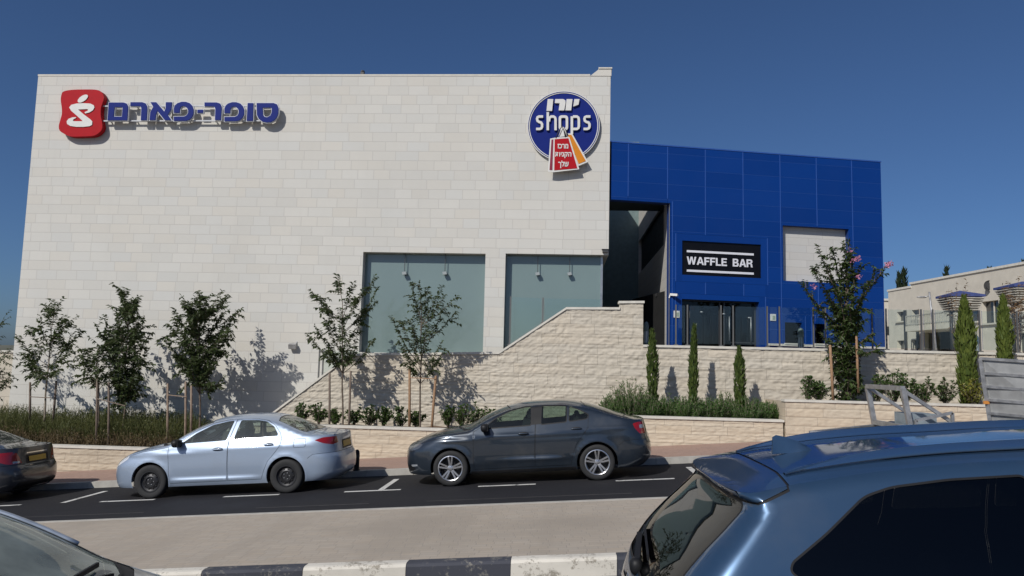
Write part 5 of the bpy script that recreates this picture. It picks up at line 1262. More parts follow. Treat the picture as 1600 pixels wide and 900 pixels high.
q_ = P(1382, 545, 56); lh = thing('apartment_house', 'narrow lower cream house glimpsed at the blue building\'s right corner', 'house', (q_.x+2, 56, -2)); O_ = tuple(lh.location)
zt = P(1386, 470, 56).z; q = MB(O_); q.box(q_.x-1.5, q_.x+6, 56, 62, -4, zt); q.build('wall', M_res2, lh)
w_ = (P(1386, 510, 55.9), P(1391, 523, 55.9)); q = MB(O_); q.box(w_[0].x, w_[1].x, 55.95, 55.99, w_[1].z, w_[0].z); q.build('window', M_wdark, lh); q = MB(O_); q.box(q_.x-1.6, q_.x+6.1, 55.9, 62, zt+.002, zt+.15); q.build('roof_edge', M_coping, lh)
def parasol(px, Y, ytop, ybase, wpx, lab):
    c = P(px, ytop, Y); b_ = P(px-12, ybase, Y); w = wpx/FPX*Y/2; t = thing('sun_shade', lab, 'parasol', (b_.x, Y, b_.z), 'blue edged sun shades on the terrace'); o = Vector((c.x-b_.x, 0, 0)); h = c.z-b_.z
    q = MB(); q.tube([(0, 0, 0), (0, 0, h*.72)], .06, 10); q.build('pole', M_dgrey, t, smooth=True)
    q = MB(); i = len(q.v)
    for sx, sy, z in ((-1, -1, h-.05), (1, -1, h-.05), (1, 1, h-.05), (-1, 1, h-.05)): q.v.append((o.x+sx*w, sy*w, z))
    for sx, sy, z in ((-1, -1, h+.03), (1, -1, h+.03), (1, 1, h+.03), (-1, 1, h+.03)): q.v.append((o.x+sx*w, sy*w, z))
    q.v.append((o.x, 0, h+.22))
    for f in ((0, 3, 2, 1), (0, 1, 5, 4), (1, 2, 6, 5), (2, 3, 7, 6), (3, 0, 4, 7), (4, 5, 8), (5, 6, 8), (6, 7, 8), (7, 4, 8)): q.f.append(f); q.mi.append(0)
    q.build('canopy', simple('blue_canvas', (.05, .07, .20), .7), t)
    q = MB()
    for k in range(6):
        s = w*(.92-.05*k); z = h-.12-.085*k
        q.obox((o.x, -s, z), (s, 0, 0), (0, .04, -.02), (0, .006, .012)); q.obox((o.x, s, z), (s, 0, 0), (0, .04, .02), (0, -.006, .012)); q.obox((o.x-s, 0, z), (.04, 0, -.02), (0, s, 0), (.006, 0, .012)); q.obox((o.x+s, 0, z), (.04, 0, .02), (0, s, 0), (-.006, 0, .012))
    q.build('louvre', simple('pale_louvre', (.42, .40, .345), .7), t)
    q = MB()
    for sx in (-1, 1):
        for sy in (-1, 1): q.bar((0, 0, h*.70), (o.x+sx*w*.85, sy*w*.85, h-.08), .05)
    q.build('strut', M_dgrey, t)
parasol(1500, 30.0, 463, 552, 49, 'blue edged sun shade with pale louvres, the left one of the pair beyond the railing')
parasol(1598, 29.0, 449, 552, 56, 'blue edged sun shade cut by the right edge of the picture')
a, c_ = P(1465, 546, 40), P(1452, 456, 40); t = thing('street_lamp', 'thin leaning street lamp in front of the cream house', 'lamp', (a.x, 40, a.z)); q = MB(); q.tube([(0, 0, -1), (c_.x-a.x, 0, c_.z-a.z)], [.07, .045], 8); q.tube([(c_.x-a.x+.05, 0, c_.z-a.z-.2), (P(1444, 464, 40).x-a.x, 0, P(1444, 464, 40).z-a.z)], .03, 6); q.build('pole', M_galv, t, smooth=True)
h = P(1440, 464.5, 40); q = MB(); q.sphere((h.x-a.x, 0, h.z-a.z), (.26, .12, .05), 12); q.build('lamp_head', M_galv, t, smooth=True)

# ------------------------------------------------------------------ plants
class Leaves:
    def __init__(s): s.v = []; s.f = []
    def leaf(s, p, d, n, L, w):
        """folded leaf from p along d, facing n"""
        sd = d.cross(n)
        if sd.length < 1e-5: sd = Vector((1, 0, 0))
        sd.normalize(); i = len(s.v); m_ = p+d*(L*.45); up = n*(w*.25)
        s.v += [tuple(p), tuple(m_-sd*(w/2)+up), tuple(p+d*L-n*(L*.12)), tuple(m_+sd*(w/2)+up)]
        s.f += [(i, i+1, i+2), (i, i+2, i+3)]
    def flat(s, p, d, n, L, w):
        sd = d.cross(n)
        if sd.length < 1e-5: sd = Vector((1, 0, 0))
        sd.normalize(); i = len(s.v)
        s.v += [tuple(p-sd*(w*.3)), tuple(p+d*(L*.5)-sd*(w/2)), tuple(p+d*L), tuple(p+d*(L*.5)+sd*(w/2)), tuple(p+sd*(w*.3))]
        s.f.append((i, i+1, i+2, i+3, i+4))
    def build(s, name, mat, parent=None):
        m_ = MB(); m_.v = s.v; m_.f = s.f; m_.mi = [0]*len(s.f); return m_.build(name, mat, parent)
def rv(r): 
    z = r.uniform(-1, 1); a = r.uniform(0, 2*math.pi); k = math.sqrt(1-z*z); return Vector((k*math.cos(a), k*math.sin(a), z))
def shoot(L, r, path, ls, gap, keep=1.0, w=.45):
    """leaves in two ranks along a twig"""
    for a, b in zip(path[:-1], path[1:]):
        d = (b-a); n = max(1, int(d.length/gap)); dn = d.normalized()
        for k in range(n):
            for sg in (-1, 1):
                if r.random() > keep: continue
                p = a+d*((k+r.random())/n); sd = dn.cross(Vector((0, 0, 1)))
                if sd.length < .1: sd = rv(r)
                sd.normalize(); q = (dn*.45+sd*sg*r.uniform(.5, 1)+Vector((0, 0, r.uniform(-.7, .15)))+rv(r)*.3).normalized()
                nn = (Vector((0, 0, 1))+rv(r)*.6).normalized(); s = ls*r.uniform(.7, 1.25); L.leaf(p, q, nn, s, s*w)
def bend(p, d, length, r, k=6, droop=.25, wob=.12):
    out = [p.copy()]; d = d.normalized()
    for i in range(k):
        d = (d+Vector((0, 0, -droop/k))+rv(r)*wob).normalized(); out.append(out[-1]+d*(length/k))
    return out
def young_tree(lab, base, trunk_top, shoots, seed, leafmat=None, ls=.085, gap=.034, group=None, name='young_tree', bark=None, trunk_r=.022, keep=1.0, infill=0, spread=.5, wob=.12, cat='tree'):
    """shoots: (height fraction on the trunk or point, tip point, sub twig count)"""
    r = random.Random(seed); base = Vector(base); top = Vector(trunk_top); t = thing(name, lab, cat, base, group)
    tr = [base+(top-base)*(i/8)+rv(r)*(.02 if 0 < i < 8 else 0) for i in range(9)]
    tb = MB(base); tb.tube([base-Vector((0, 0, .15))]+tr, [trunk_r*1.3]+[trunk_r*(1.15-.75*i/8) for i in range(9)], 8)
    L = Leaves()
    def atrunk(f): x = f*8; i = min(7, int(x)); return tr[i]+(tr[i+1]-tr[i])*(x-i)
    for f, tip, nsub in shoots:
        a = atrunk(f); tip = Vector(tip); mid = (a+tip)/2+Vector((0, 0, -.10*(tip-a).length))+rv(r)*.06*(tip-a).length
        pth = [a*(1-s)**2+mid*2*s*(1-s)+tip*s*s for s in np.linspace(0, 1, 8)]
        tb.tube(pth, [trunk_r*.45*(1-.8*i/7) for i in range(8)], 5)
        shoot(L, r, pth[2:], ls, gap, keep)
        for k in range(nsub):
            s = r.uniform(.3, .95); i = int(s*7); p = pth[i]+(pth[min(i+1, 7)]-pth[i])*(s*7-i); d = ((tip-a).normalized()*.6+rv(r)*.9+Vector((0, 0, .25))).normalized()
            q = bend(p, d, r.uniform(.35, 1.0)*spread, r, 5, .5, wob); tb.tube(q, [trunk_r*.2*(1-.7*j/5) for j in range(6)], 4, False); shoot(L, r, q, ls, gap, keep)
    tb.build('trunk', bark or M_bark, t, smooth=True)
    for (v, f) in [(L.v, L.f)]:
        mm = MB(); mm.v = [(a[0]-base.x, a[1]-base.y, a[2]-base.z) for a in v]; mm.f = f; mm.mi = [0]*len(f); mm.build('crown', leafmat or M_leaf, t)
    return t
def tips(pts, Y, r, dy=.45): return [P(x, y, Y+r.uniform(-dy, dy)) for x, y in pts]
def tree_px(lab, bx, by, tx, ty, Y, tp, seed, nsub=5, fr=(.35, 1.0), n_extra=0, **kw):
    r = random.Random(seed); b_ = P(bx, by, Y); tt = P(tx, ty, Y); sh = []
    lo = fr[0]
    for x, y in tp:
        p = P(x, y, Y+r.uniform(-.5, .5)); f = (p.z-b_.z)/(tt.z-b_.z)-.30*r.uniform(.7, 1.3); f = min(.99, max(lo, f)); sh.append((f, p, nsub))
        for k in range(n_extra):
            q = P(x+(tx-x)*r.uniform(.15, .7), y+r.uniform(-12, 12), Y+r.uniform(-.7, .7)); sh.append((min(.99, max(lo, f+r.uniform(-.12, .12))), q, nsub))
    return young_tree(lab, b_, tt, sh, seed, **kw)
GT = 'young street trees in the planting bed'
YL = 19.2
tree_px('sparse young tree at the left corner of the white building, between two grey stakes', 70, 650, 80, 515, YL, [(28, 528), (35, 550), (48, 515), (58, 500), (74, 478), (91, 470), (100, 492), (108, 505), (118, 524), (130, 518), (110, 548), (50, 575), (62, 590), (95, 575), (45, 545), (85, 520)], 11, 6, (.45, 1), ls=.12, gap=.034, group=GT, bark=M_barkpale)
tree_px('dense dark young tree, second from the left corner of the white building', 193, 660, 200, 500, YL, [(193, 458), (200, 470), (215, 466), (180, 485), (178, 520), (165, 545), (225, 495), (236, 520), (232, 545), (222, 560), (172, 565), (178, 590), (212, 585), (190, 600), (215, 520), (200, 540), (190, 570), (205, 610), (185, 620), (148, 505), (165, 525)], 12, 5, (.18, 1), ls=.12, gap=.030, n_extra=1, group=GT)
tree_px('small thin young tree leaning against the denser dark tree at the left', 154, 660, 152, 560, YL-.25, [(126, 548), (138, 545), (150, 552), (160, 540), (132, 575), (142, 592), (165, 560), (172, 585), (130, 562), (158, 575)], 13, 6, (.5, 1), ls=.11, gap=.034, group=GT)
tree_px('bushy young tree with arching shoots casting its shadow above the silver car', 312, 665, 312, 500, YL, [(284, 462), (292, 478), (318, 465), (330, 482), (356, 461), (378, 482), (362, 498), (358, 512), (355, 528), (350, 545), (340, 560), (262, 505), (256, 530), (268, 545), (275, 560), (290, 570), (300, 500), (310, 520), (325, 540), (285, 520), (345, 600), (330, 575), (300, 545), (275, 490)], 14, 5, (.3, 1), ls=.12, gap=.030, n_extra=1, group=GT)
tree_px('feathery young tree before the left edge of the display window', 535, 680, 535, 470, 18.95, [(526, 428), (484, 452), (503, 465), (512, 478), (482, 523), (492, 508), (508, 500), (588, 432), (590, 450), (588, 470), (575, 485), (565, 455), (548, 450), (510, 530), (520, 545), (585, 530), (560, 515), (555, 545), (530, 480), (535, 510), (545, 530), (515, 545)], 15, 5, (.45, 1), ls=.11, gap=.027, group=GT, spread=.35)
tree_px('airy young tree in front of the display window, between two reddish stakes', 657, 680, 658, 480, 18.95, [(643, 442), (655, 440), (668, 448), (690, 445), (695, 460), (714, 462), (712, 487), (692, 482), (612, 495), (625, 500), (640, 498), (622, 530), (632, 545), (640, 560), (690, 535), (695, 545), (680, 560), (670, 500), (655, 465), (665, 520), (645, 520)], 16, 5, (.4, 1), ls=.105, gap=.032, group=GT, spread=.35)
tree_px('young tree cut off by the left edge of the picture', -18, 660, -18, 540, YL, [(-50, 500), (-35, 480), (-15, 470), (5, 500), (14, 545), (10, 570), (-5, 590), (6, 600), (-30, 560), (-45, 540), (-10, 530), (14, 590)], 17, 6, (.3, 1), ls=.09, gap=.045, group=GT)

def stakes(lab, tops, bots, Y, mat, tie=None, r_=.028):
    b0 = P(*bots[0], Y); t = thing('tree_stake', lab, 'stake', b0, 'wooden tree stakes'); O_ = tuple(b0)
    for (tx, ty), (bx, by) in zip(tops, bots):
        q = MB(O_); a, c_ = P(bx, by, Y-.05), P(tx, ty, Y-.05); q.tube([a-Vector((0, 0, .2)), a+(c_-a)*.5, c_, c_+Vector((0, 0, .015))], [r_, r_, r_*.95, r_*.5], 8); q.build('post', mat, t, smooth=True)
    if tie: q = MB(O_); q.bar(P(*tie[0], Y-.08), P(*tie[1], Y-.08), .035, .02); q.build('tie', mat, t)
stakes('pair of grey stakes with a cross tie under the left corner tree', [(47, 598), (88, 596)], [(47, 655), (83, 655)], YL, M_stakegrey, ((47, 620), (88, 622)))
stakes('dark stakes with a slanting tie under the dense dark tree', [(152, 590), (170, 598)], [(151, 690), (170, 690)], YL-.5, M_stakegrey, ((152, 623), (196, 634)))
stakes('pale brown stakes in front of the bushy tree by the silver car', [(262, 600), (290, 597), (299, 603)], [(262, 690), (290, 690), (299, 670)], YL-.5, M_stakepale, ((262, 617), (292, 620)))
stakes('thin brown stakes under the feathery tree', [(515, 583), (548, 580)], [(515, 672), (545, 672)], 18.7, M_stakegrey)
stakes('pair of reddish stakes under the airy tree', [(640, 576), (681, 588)], [(640, 672), (674, 672)], 18.75, M_stake, ((640, 590), (680, 592)), .032)

def weeds(name, n, x0, x1, y0, y1, zf, hf, mat, seed, w=.008):
    r = random.Random(seed); L = Leaves()
    for i in range(n):
        x, y = r.uniform(x0, x1), r.uniform(y0, y1); h = hf(x, y)*r.uniform(.55, 1.1)
        if h < .05: continue
        p = Vector((x, y, zf)); d = Vector((r.gauss(0, .22), r.gauss(0, .22), 1)).normalized(); k = 3; pts = [p]
        for j in range(k): d = (d+Vector((r.gauss(0, .12), r.gauss(0, .12), -.05))).normalized(); pts.append(pts[-1]+d*(h/k))
        sd = Vector((r.uniform(-1, 1), r.uniform(-1, 1), 0)).normalized(); i0 = len(L.v)
        for j, q in enumerate(pts): ww = w*(1-.7*j/k); L.v += [tuple(q-sd*ww), tuple(q+sd*ww)]
        for j in range(k): L.f.append((i0+2*j, i0+2*j+1, i0+2*j+3, i0+2*j+2))
        for j in range(3):
            q = pts[0]+(pts[-1]-pts[0])*r.uniform(.25, 1); L.leaf(q, (rv(r)+Vector((0, 0, .5))).normalized(), rv(r), r.uniform(.04, .09), r.uniform(.012, .022))
    return tag(L.build(name, mat), kind='stuff', label='tall dry grass and weeds filling the lowest planter bed' if 'dry' in name else 'green weeds growing along the lowest planter bed', cat='weeds')
zs0 = ZP[0]-.12
def hw(x, y):
    k = 1.0 if x < -9.6 else max(0, 1-(x+9.6)/1.3); return (.80+.28*noise.noise((x*.9, y, 3))+.14*noise.noise((x*3, y*2, 1)))*k*(.70+.30*min(1, max(0, (y-18.5)/.9)))
weeds('green_weeds', 15000, -16.5, -8.2, 18.75, 20.4, zs0, lambda x, y: hw(x, y)*1.12, M_weed, 3)
weeds('dry_grass', 12000, -16.5, -8.0, 18.56, 20.0, zs0, lambda x, y: hw(x, y)*.72, M_dry, 4, .007)

def shrub(lab, c, w, h, seed, mat=M_hedge, n=22, ls=.075, group='low shrubs in the planting beds', name='shrub', wl=.55, cat='shrub'):
    r = random.Random(seed); c = Vector(c); t = thing(name, lab, cat, c, group); L = Leaves(); q = MB()
    for i in range(n):
        a = r.uniform(0, 2*math.pi); k = r.uniform(.15, 1); tip = Vector((math.cos(a)*w/2*k, math.sin(a)*w/2*k*.8, h*r.uniform(.55, 1.08)*(1-.25*k*k)))
        pth = [tip*s+Vector((0, 0, .10*h*math.sin(s*math.pi)))*(1-s) for s in np.linspace(0, 1, 5)]; q.tube(pth, .006, 4, False)
        for a_, b_ in zip(pth[1:-1], pth[2:]):
            for m_ in range(5):
                p = a_+(b_-a_)*r.random(); d = (rv(r)+Vector((0, 0, .35))).normalized(); s = ls*r.uniform(.7, 1.3); L.leaf(p, d, (Vector((0, 0, 1))+rv(r)*.7).normalized(), s, s*wl)
        for m_ in range(6): d = (rv(r)+Vector((0, 0, .8))).normalized(); s = ls*r.uniform(.8, 1.3); L.leaf(tip, d, (Vector((0, 0, 1))+rv(r)*.7).normalized(), s, s*wl)
    q.build('stem', M_bark, t); L.build('foliage', mat, t); return t
zs1 = ZP[1]-.10; r = random.Random(5)
mid = [(470, .62, .50), (498, .66, .55), (523, .42, .40), (553, .5, .45), (578, .62, .5), (600, .55, .46), (626, .60, .52), (650, .5, .42), (700, .60, .52), (722, .72, .60), (748, .80, .62), (770, .6, .50)]
names = ['behind the silver car roof', 'behind the silver car boot', 'at the foot of the feathery tree', 'just right of the feathery tree', 'right of the feathery tree, under its shadow', 'midway between the two staked trees', 'just left of the reddish stakes', 'between the two reddish stakes', 'just right of the reddish stakes', 'behind the dark car bonnet', 'behind the dark car windscreen', 'behind the dark car roof']
for (px, w_, h_), nm in zip(mid, names): p = P(px, 660, 19.2+r.uniform(-.25, .25)); shrub('low broad leaved shrub '+nm, (p.x, p.y, zs1), w_, h_, int(px))
zs3 = ZP[3]-.10
for px, w_, h_, Yy, nm, mt in ((1262, .62, .62, 18.9, 'left of the stake of the flowering tree', M_hedge), (1280, .55, .5, 18.9, 'touching the stake of the flowering tree', M_hedge), (1372, .6, .68, 18.9, 'just right of the flowering tree', M_hedge), (1398, .75, .78, 18.9, 'behind the left post of the trailer', M_hedge), (1416, .6, .7, 18.8, 'behind the second post of the trailer', M_hedge), (1445, .7, .66, 18.8, 'behind the middle of the trailer', M_hedge), (1478, .75, .62, 18.8, 'left of the tall cypress column', M_leaf2)):
    p = P(px, 620, Yy); shrub('low broad leaved shrub '+nm, (p.x, p.y, zs3), w_, h_, int(px), mt, n=26)
p = P(1520, 620, 18.8); shrub('yellow green shrub at the foot of the tall cypress column', (p.x, p.y, zs3), .65, .6, 77, foliage('yellow_leaf', (.09, .10, .02), (.28, .26, .05), .3), n=24)
def rosemary(lab, c, w, h, seed):
    r = random.Random(seed); c = Vector(c); t = thing('rosemary_bush', lab, 'bush', c, 'rosemary bushes under the slim cypresses'); L = Leaves(); q = MB()
    for i in range(150):
        a = r.uniform(0, 2*math.pi); k = math.sqrt(r.random()); b_ = Vector((math.cos(a)*w*.28*k, math.sin(a)*w*.26*k, 0)); hh = h*r.uniform(.6, 1.12)*(1-.45*k*k)
        d = Vector((math.cos(a)*k*.55, math.sin(a)*k*.5, 1)).normalized(); pth = bend(b_, d, hh, r, 5, .05, .08); q.tube(pth, .004, 3, False)
        for a_, b2 in zip(pth[:-1], pth[1:]):
            for m_ in range(5): p = a_+(b2-a_)*r.random(); dd = ((b2-a_).normalized()*.8+rv(r)*.7).normalized(); L.leaf(p, dd, rv(r), r.uniform(.06, .10), .018)
    q.build('stem', M_barkpale, t); L.build('foliage', M_rose, t)
zs2 = ZP[2]-.10; r = random.Random(9)
for i, (px, w_, h_, nm) in enumerate([(962, .9, .55, 'at the left end of the bed'), (985, 1.0, .92, 'with the tallest shoots, left of the first slim cypress'), (1012, .9, .62, 'at the foot of the first slim cypress'), (1044, 1.0, .55, 'between the first and second slim cypresses'), (1074, .9, .56, 'at the foot of the second slim cypress'), (1108, 1.0, .55, 'between the second and third slim cypresses'), (1136, .95, .62, 'just left of the third slim cypress'), (1166, .95, .56, 'just right of the third slim cypress'), (1196, .95, .50, 'second from the right end of the bed'), (1214, .7, .40, 'at the right end of the bed')]):
    p = P(px, 640, 19.0+r.uniform(-.15, .15)); rosemary('green rosemary bush '+nm, (p.x, p.y, zs2), w_, h_, 100+i)
def cypress(lab, px, ytop, zbase, Y, wpx, seed, mat=M_cyp, group='slim columnar cypresses', n=1500, Lf=.11):
    r = random.Random(seed); tp = P(px, ytop, Y); h = tp.z-zbase; w = wpx/FPX*Y/2; c = Vector((tp.x, Y, zbase)); t = thing('cypress', lab, 'tree', c, group); L = Leaves()
    lean = r.uniform(-.02, .02)
    for i in range(n):
        f = r.random()**1.0; prof = min(1, (1-f)*3.2)**.8*min(1, .72+f*1.2)*(1+.22*noise.noise((f*7, seed, 1.5)))
        a = r.uniform(0, 2*math.pi); k = math.sqrt(r.uniform(.25, 1)); rad = w*prof*k*(1+.25*noise.noise((math.cos(a)*1.5, math.sin(a)*1.5, f*6+seed)))
        p = Vector((rad*math.cos(a)+lean*f*h, rad*math.sin(a), f*h*.97)); d = Vector((math.cos(a)*.28+r.gauss(0, .16), math.sin(a)*.28+r.gauss(0, .16), 1)).normalized()
        n_ = Vector((math.cos(a), math.sin(a), .2)); L.flat(p, d, (n_+rv(r)*.7).normalized(), Lf*r.uniform(.7, 1.3), Lf*.30*r.uniform(.7, 1.3))
    q = MB(); q.tube([(0, 0, -.1), (lean*h*.5, 0, h*.5), (lean*h*.9, 0, h*.9)], [.028, .02, .006], 6); q.build('trunk', M_bark, t); L.build('crown', mat, t)
cypress('slim cypress left of the other two, in front of the wall pier', 1021, 514, zs2, 19.0, 16, 1)
cypress('slim cypress with the highest tip, in front of the glass door', 1082, 507, zs2, 19.0, 13, 2)
cypress('shortest slim cypress, below the right side of the glass door', 1156, 542, zs2, 19.0, 17, 3)
M_cyp2 = foliage('bright_cypress_leaf', (.055, .085, .014), (.14, .175, .035), .2)
cypress('tall bright green cypress column left of the trailer ramp', 1508, 462, zs3, 19.2, 25, 4, M_cyp2, 'bright cypress columns at the right', 3200, .13)
cypress('bright green cypress column rising behind the trailer ramp', 1566, 462, zs3, 19.3, 20, 5, M_cyp2, 'bright cypress columns at the right', 3000, .13)
for px, yt, w_, nm in ((1404, 428, 7, 'left one of the close pair'), (1411, 421, 8, 'right one of the close pair'), (1481, 417, 6, 'tall single one in the middle'), (1505, 432, 5, 'smallest one'), (1548, 420, 6, 'single one right of the round vent'), (1597, 408, 8, 'one at the right edge')):
    cypress('far dark cypress above the cream house roof, the '+nm, px, yt, 3.0, 75.0, w_*1.25, px, M_cypfar, 'far dark cypresses behind the cream house', 420, .55)
def brown_tree(lab, px, Y, ybase, tp, seed, keep):
    b_ = P(px, ybase, Y); b_.z = -.62; tt = P(px, 500, Y); r = random.Random(seed); sh = [(r.uniform(.6, .98), P(x, y, Y+r.uniform(-.4, .4)), 3) for x, y in tp]
    young_tree(lab, b_, tt, sh, seed, M_brown, .085, .075, 'thin trees with brown leaves on the terrace', keep=keep, spread=.3)
brown_tree('thin tree with a few brown leaves above the tall cypress column', 1490, 22.0, 548, [(1482, 452), (1495, 440), (1510, 436), (1505, 450), (1486, 460), (1478, 456), (1492, 510), (1518, 508), (1500, 470)], 31, .5)
brown_tree('thin tree with brown leaves at the right edge of the picture', 1592, 22.0, 548, [(1566, 446), (1575, 438), (1590, 430), (1600, 442), (1564, 462), (1580, 470), (1595, 480), (1572, 455), (1585, 500), (1600, 510), (1612, 470), (1606, 455), (1590, 462)], 32, .95)

# flowering tree: a column of leaves round the trunk, then long arching arms
Yf = 18.95; r = random.Random(21); b_ = P(1325, 622, Yf); b_.z = zs3; tt = P(1322, 450, Yf)
sh = []
for f, x, y, k in [(.75, 1276, 383, 5), (.85, 1300, 385, 5), (.9, 1318, 378, 6), (.95, 1326, 375, 6), (.7, 1268, 415, 4), (.62, 1250, 440, 4), (.55, 1262, 455, 4), (.85, 1345, 410, 4), (.8, 1388, 410, 5), (.7, 1368, 420, 4), (.6, 1355, 440, 4), (.7, 1335, 430, 6), (.7, 1300, 430, 7), (.6, 1310, 450, 7), (.5, 1300, 470, 5), (.5, 1345, 465, 5), (.45, 1365, 520, 4), (.4, 1372, 545, 4), (.35, 1282, 520, 4), (.3, 1296, 545, 4), (.8, 1290, 410, 7), (.85, 1310, 405, 7), (.6, 1330, 470, 5), (.9, 1330, 405, 6), (.65, 1290, 455, 4)]:
    sh.append((f, P(x, y, Yf+r.uniform(-.45, .45)), k))
for i in range(150): f = r.uniform(.02, .75); a = r.uniform(0, 6.28); q = b_+(tt-b_)*(f+.05); sh.append((f, q+Vector((math.cos(a)*.27, math.sin(a)*.25, r.uniform(-.05, .2))), 1))
ft = young_tree('tall shrubby tree with pink flowers and a thick leafy trunk before the blue building', b_, tt, sh, 21, M_leaf2, .11, .026, name='flowering_tree', spread=.36, trunk_r=.05)
for px, py, k in ((1392, 412, 26), (1386, 414, 16), (1340, 404, 26), (1334, 407, 14), (1343, 432, 14), (1272, 448, 14), (1328, 392, 6)):
    c = P(px, py, Yf-.35)-b_; L = Leaves()
    for i in range(k): L.leaf(c+rv(r)*.055, rv(r), rv(r), .06, .05)
    L.build('flower', M_pink, ft)
stakes('pale brown stake left of the flowering tree', [(1297, 540)], [(1302, 622)], Yf-.15, M_stake, None, .034)
stakes('brown stake right of the flowering tree', [(1338, 525)], [(1341, 600)], Yf-.2, M_stake, None, .03)

# ------------------------------------------------------------------ trailer
T0 = P(1395, 690, 15.1); tr = thing('utility_trailer', 'grey steel trailer with an open front frame and a raised ribbed ramp beside the sidewalk', 'trailer', (T0.x, 15.1, gz(T0.x, -2.065))); TO = tuple(tr.location)
yn, yf = 14.35, 15.95
An, Af = P(1417, 607, yn), P(1364, 606, yf); bn, bf = P(1423, 668, yn), P(1373, 672, yf); zd = (bn.z+bf.z)/2+.02
An = Vector((bn.x-.12, yn, An.z)); Af = Vector((bn.x-.12, yf, An.z)); bn = Vector((bn.x, yn, zd)); bf = Vector((bn.x, yf, zd))
q = MB(TO)
for a, b_ in ((An, bn), (Af, bf)): q.bar(a, b_, .085)
q.bar(An, Af, .085); q.bar(An+Vector((0, .05, -.02)), bn+Vector((.92, .05, .06)), .06); q.bar(Af+Vector((0, -.05, -.02)), bf+Vector((.92, -.05, .06)), .06); q.bar(bn+Vector((0, 0, .05)), bf+Vector((0, 0, .05)), .09)
q.build('front_frame', M_galv, tr)
xe = bn.x+3.6; q = MB(TO)
for y in (yn, yf): q.bar((bn.x, y, zd-.02), (xe, y, zd+.12), .10, .12)
for i in range(6): x = bn.x+.1+i*.68; q.bar((x, yn, zd-.02+.04*i), (x, yf, zd-.02+.04*i), .08)
q.bar((bn.x-1.5, (yn+yf)/2, zd-.15), (bn.x, yn, zd-.04), .09); q.bar((bn.x-1.5, (yn+yf)/2, zd-.15), (bn.x, yf, zd-.04), .09)
q.build('chassis', M_galv, tr)
q = MB(TO); q.box(bn.x+.12, bn.x+.62, yn+.35, yn+.95, zd+.05, zd+.30); q.build('tool_box', simple('pale_blue_steel', (.30, .35, .38), .5, .4), tr)
q = MB(TO); a = P(1430, 657, yn); c_ = P(1487, 645, yn); q.bar((a.x, yn-.02, a.z), (c_.x, yn-.02, c_.z), .05); q.bar((c_.x, yn-.02, c_.z), (c_.x, yn-.02, zd), .05); q.bar((a.x, yn-.02, a.z), (a.x, yn-.02, zd), .05); q.build('side_rail', M_galv, tr)
for y, sd in ((yn-.02, -1), (yf+.02, 1)):
    wx = P(1466, 660, yn).x; wz = gz(wx, -2.065)+.30; q = MB(TO)
    pa = [(.40*math.cos(t), .40*math.sin(t)*.9) for t in np.linspace(.15, math.pi-.15, 14)]
    for (x0, z0), (x1, z1) in zip(pa[:-1], pa[1:]): q.obox((wx+(x0+x1)/2, y+sd*.10, wz+(z0+z1)/2), ((x1-x0)/2, 0, (z1-z0)/2), (0, .12, 0), Vector((-(z1-z0), 0, x1-x0)).normalized()*.008)
    q.build('mudguard', M_galv, tr)
    q = MB(TO); q.lathe([(.05, -.03), (.16, -.02), (.18, .06*sd*-1)], 'y', (wx, y+sd*.12, wz), 20); w_ = q.build('wheel', M_steelw, tr); q = MB(TO); q.lathe([(.17, -.08), (.25, -.09), (.29, -.06), (.30, 0), (.29, .06), (.25, .09), (.17, .08)], 'y', (wx, y+sd*.11, wz), 28); q.build('tyre', M_tyre, w_, smooth=True)
TL, TR2, BR2, BL2 = P(1533, 560, 15.4), P(1672, 569, 14.2), P(1672, 676, 14.2), P(1549, 664, 15.4)
nrm = (TR2-TL).cross(BL2-TL).normalized()
if nrm.y > 0: nrm = -nrm
q = MB(TO); q.quad(TL, TR2, BR2, BL2); M_ramp = simple('ramp_sheet', (.34, .34, .33), .55, .4, var=.15, scale=4); pl = q.build('ramp', M_ramp, tr)
q = MB(TO)
lerp = lambda a, b_, f: a+(b_-a)*f
for f in (0, .22, .42, .62, .82, 1): q.bar(lerp(TL, BL2, f)+nrm*.025, lerp(TR2, BR2, f)+nrm*.025, .05, .045, nrm)
for f in (0, 1): q.bar(lerp(TL, TR2, f)+nrm*.02, lerp(BL2, BR2, f)+nrm*.02, .07, .05, nrm)
q.build('rib', M_galv, pl)
q = MB(TO); c_ = lerp(TL, BL2, .66)+nrm*.06; q.obox(c_, (.05, 0, 0), (0, .02, 0), (0, 0, .03)); q.build('marker_lamp', simple('amber_lens', (.55, .22, .05), .2), pl)
q = MB(TO)
for a in (BL2, BR2): q.bar(a, (a.x-.25, a.y, zd+.1), .07)
q.build('ramp_hinge', M_galv, tr)

# ------------------------------------------------------------------ vehicles
P_silver = paint('silver_blue_paint', (.33, .40, .50), .50, .52)
P_dark = paint('slate_blue_paint', (.029, .040, .055), .5, .30)
P_grey = paint('graphite_paint', (.035, .038, .047), .45, .33)
P_blue = paint('mid_blue_paint', (.036, .080, .150), .5, .36)
P_pale = paint('pale_blue_grey_paint', (.20, .225, .26), .6, .33)
COROLLA['handlemat'] = None; COROLLA['mirrormat'] = M_black; COROLLA['frame'] = P_silver; COROLLA['seatmat'] = M_seatlight
def put(sp, fw, Yc, z0): return fw-sp['wheels'][0]
X0 = -7.60-.94
build_car(COROLLA, 'parked_car', 'light silver blue saloon with black steel wheels parked at the far kerb', 'car', 'parked and waiting cars', P_silver, X0, 15.08, gz(X0, -2.065), glass=G_car)
X0 = -1.945-.93
OCTAVIA['frame'] = M_black
OCTAVIA['sideglass'] = G_green
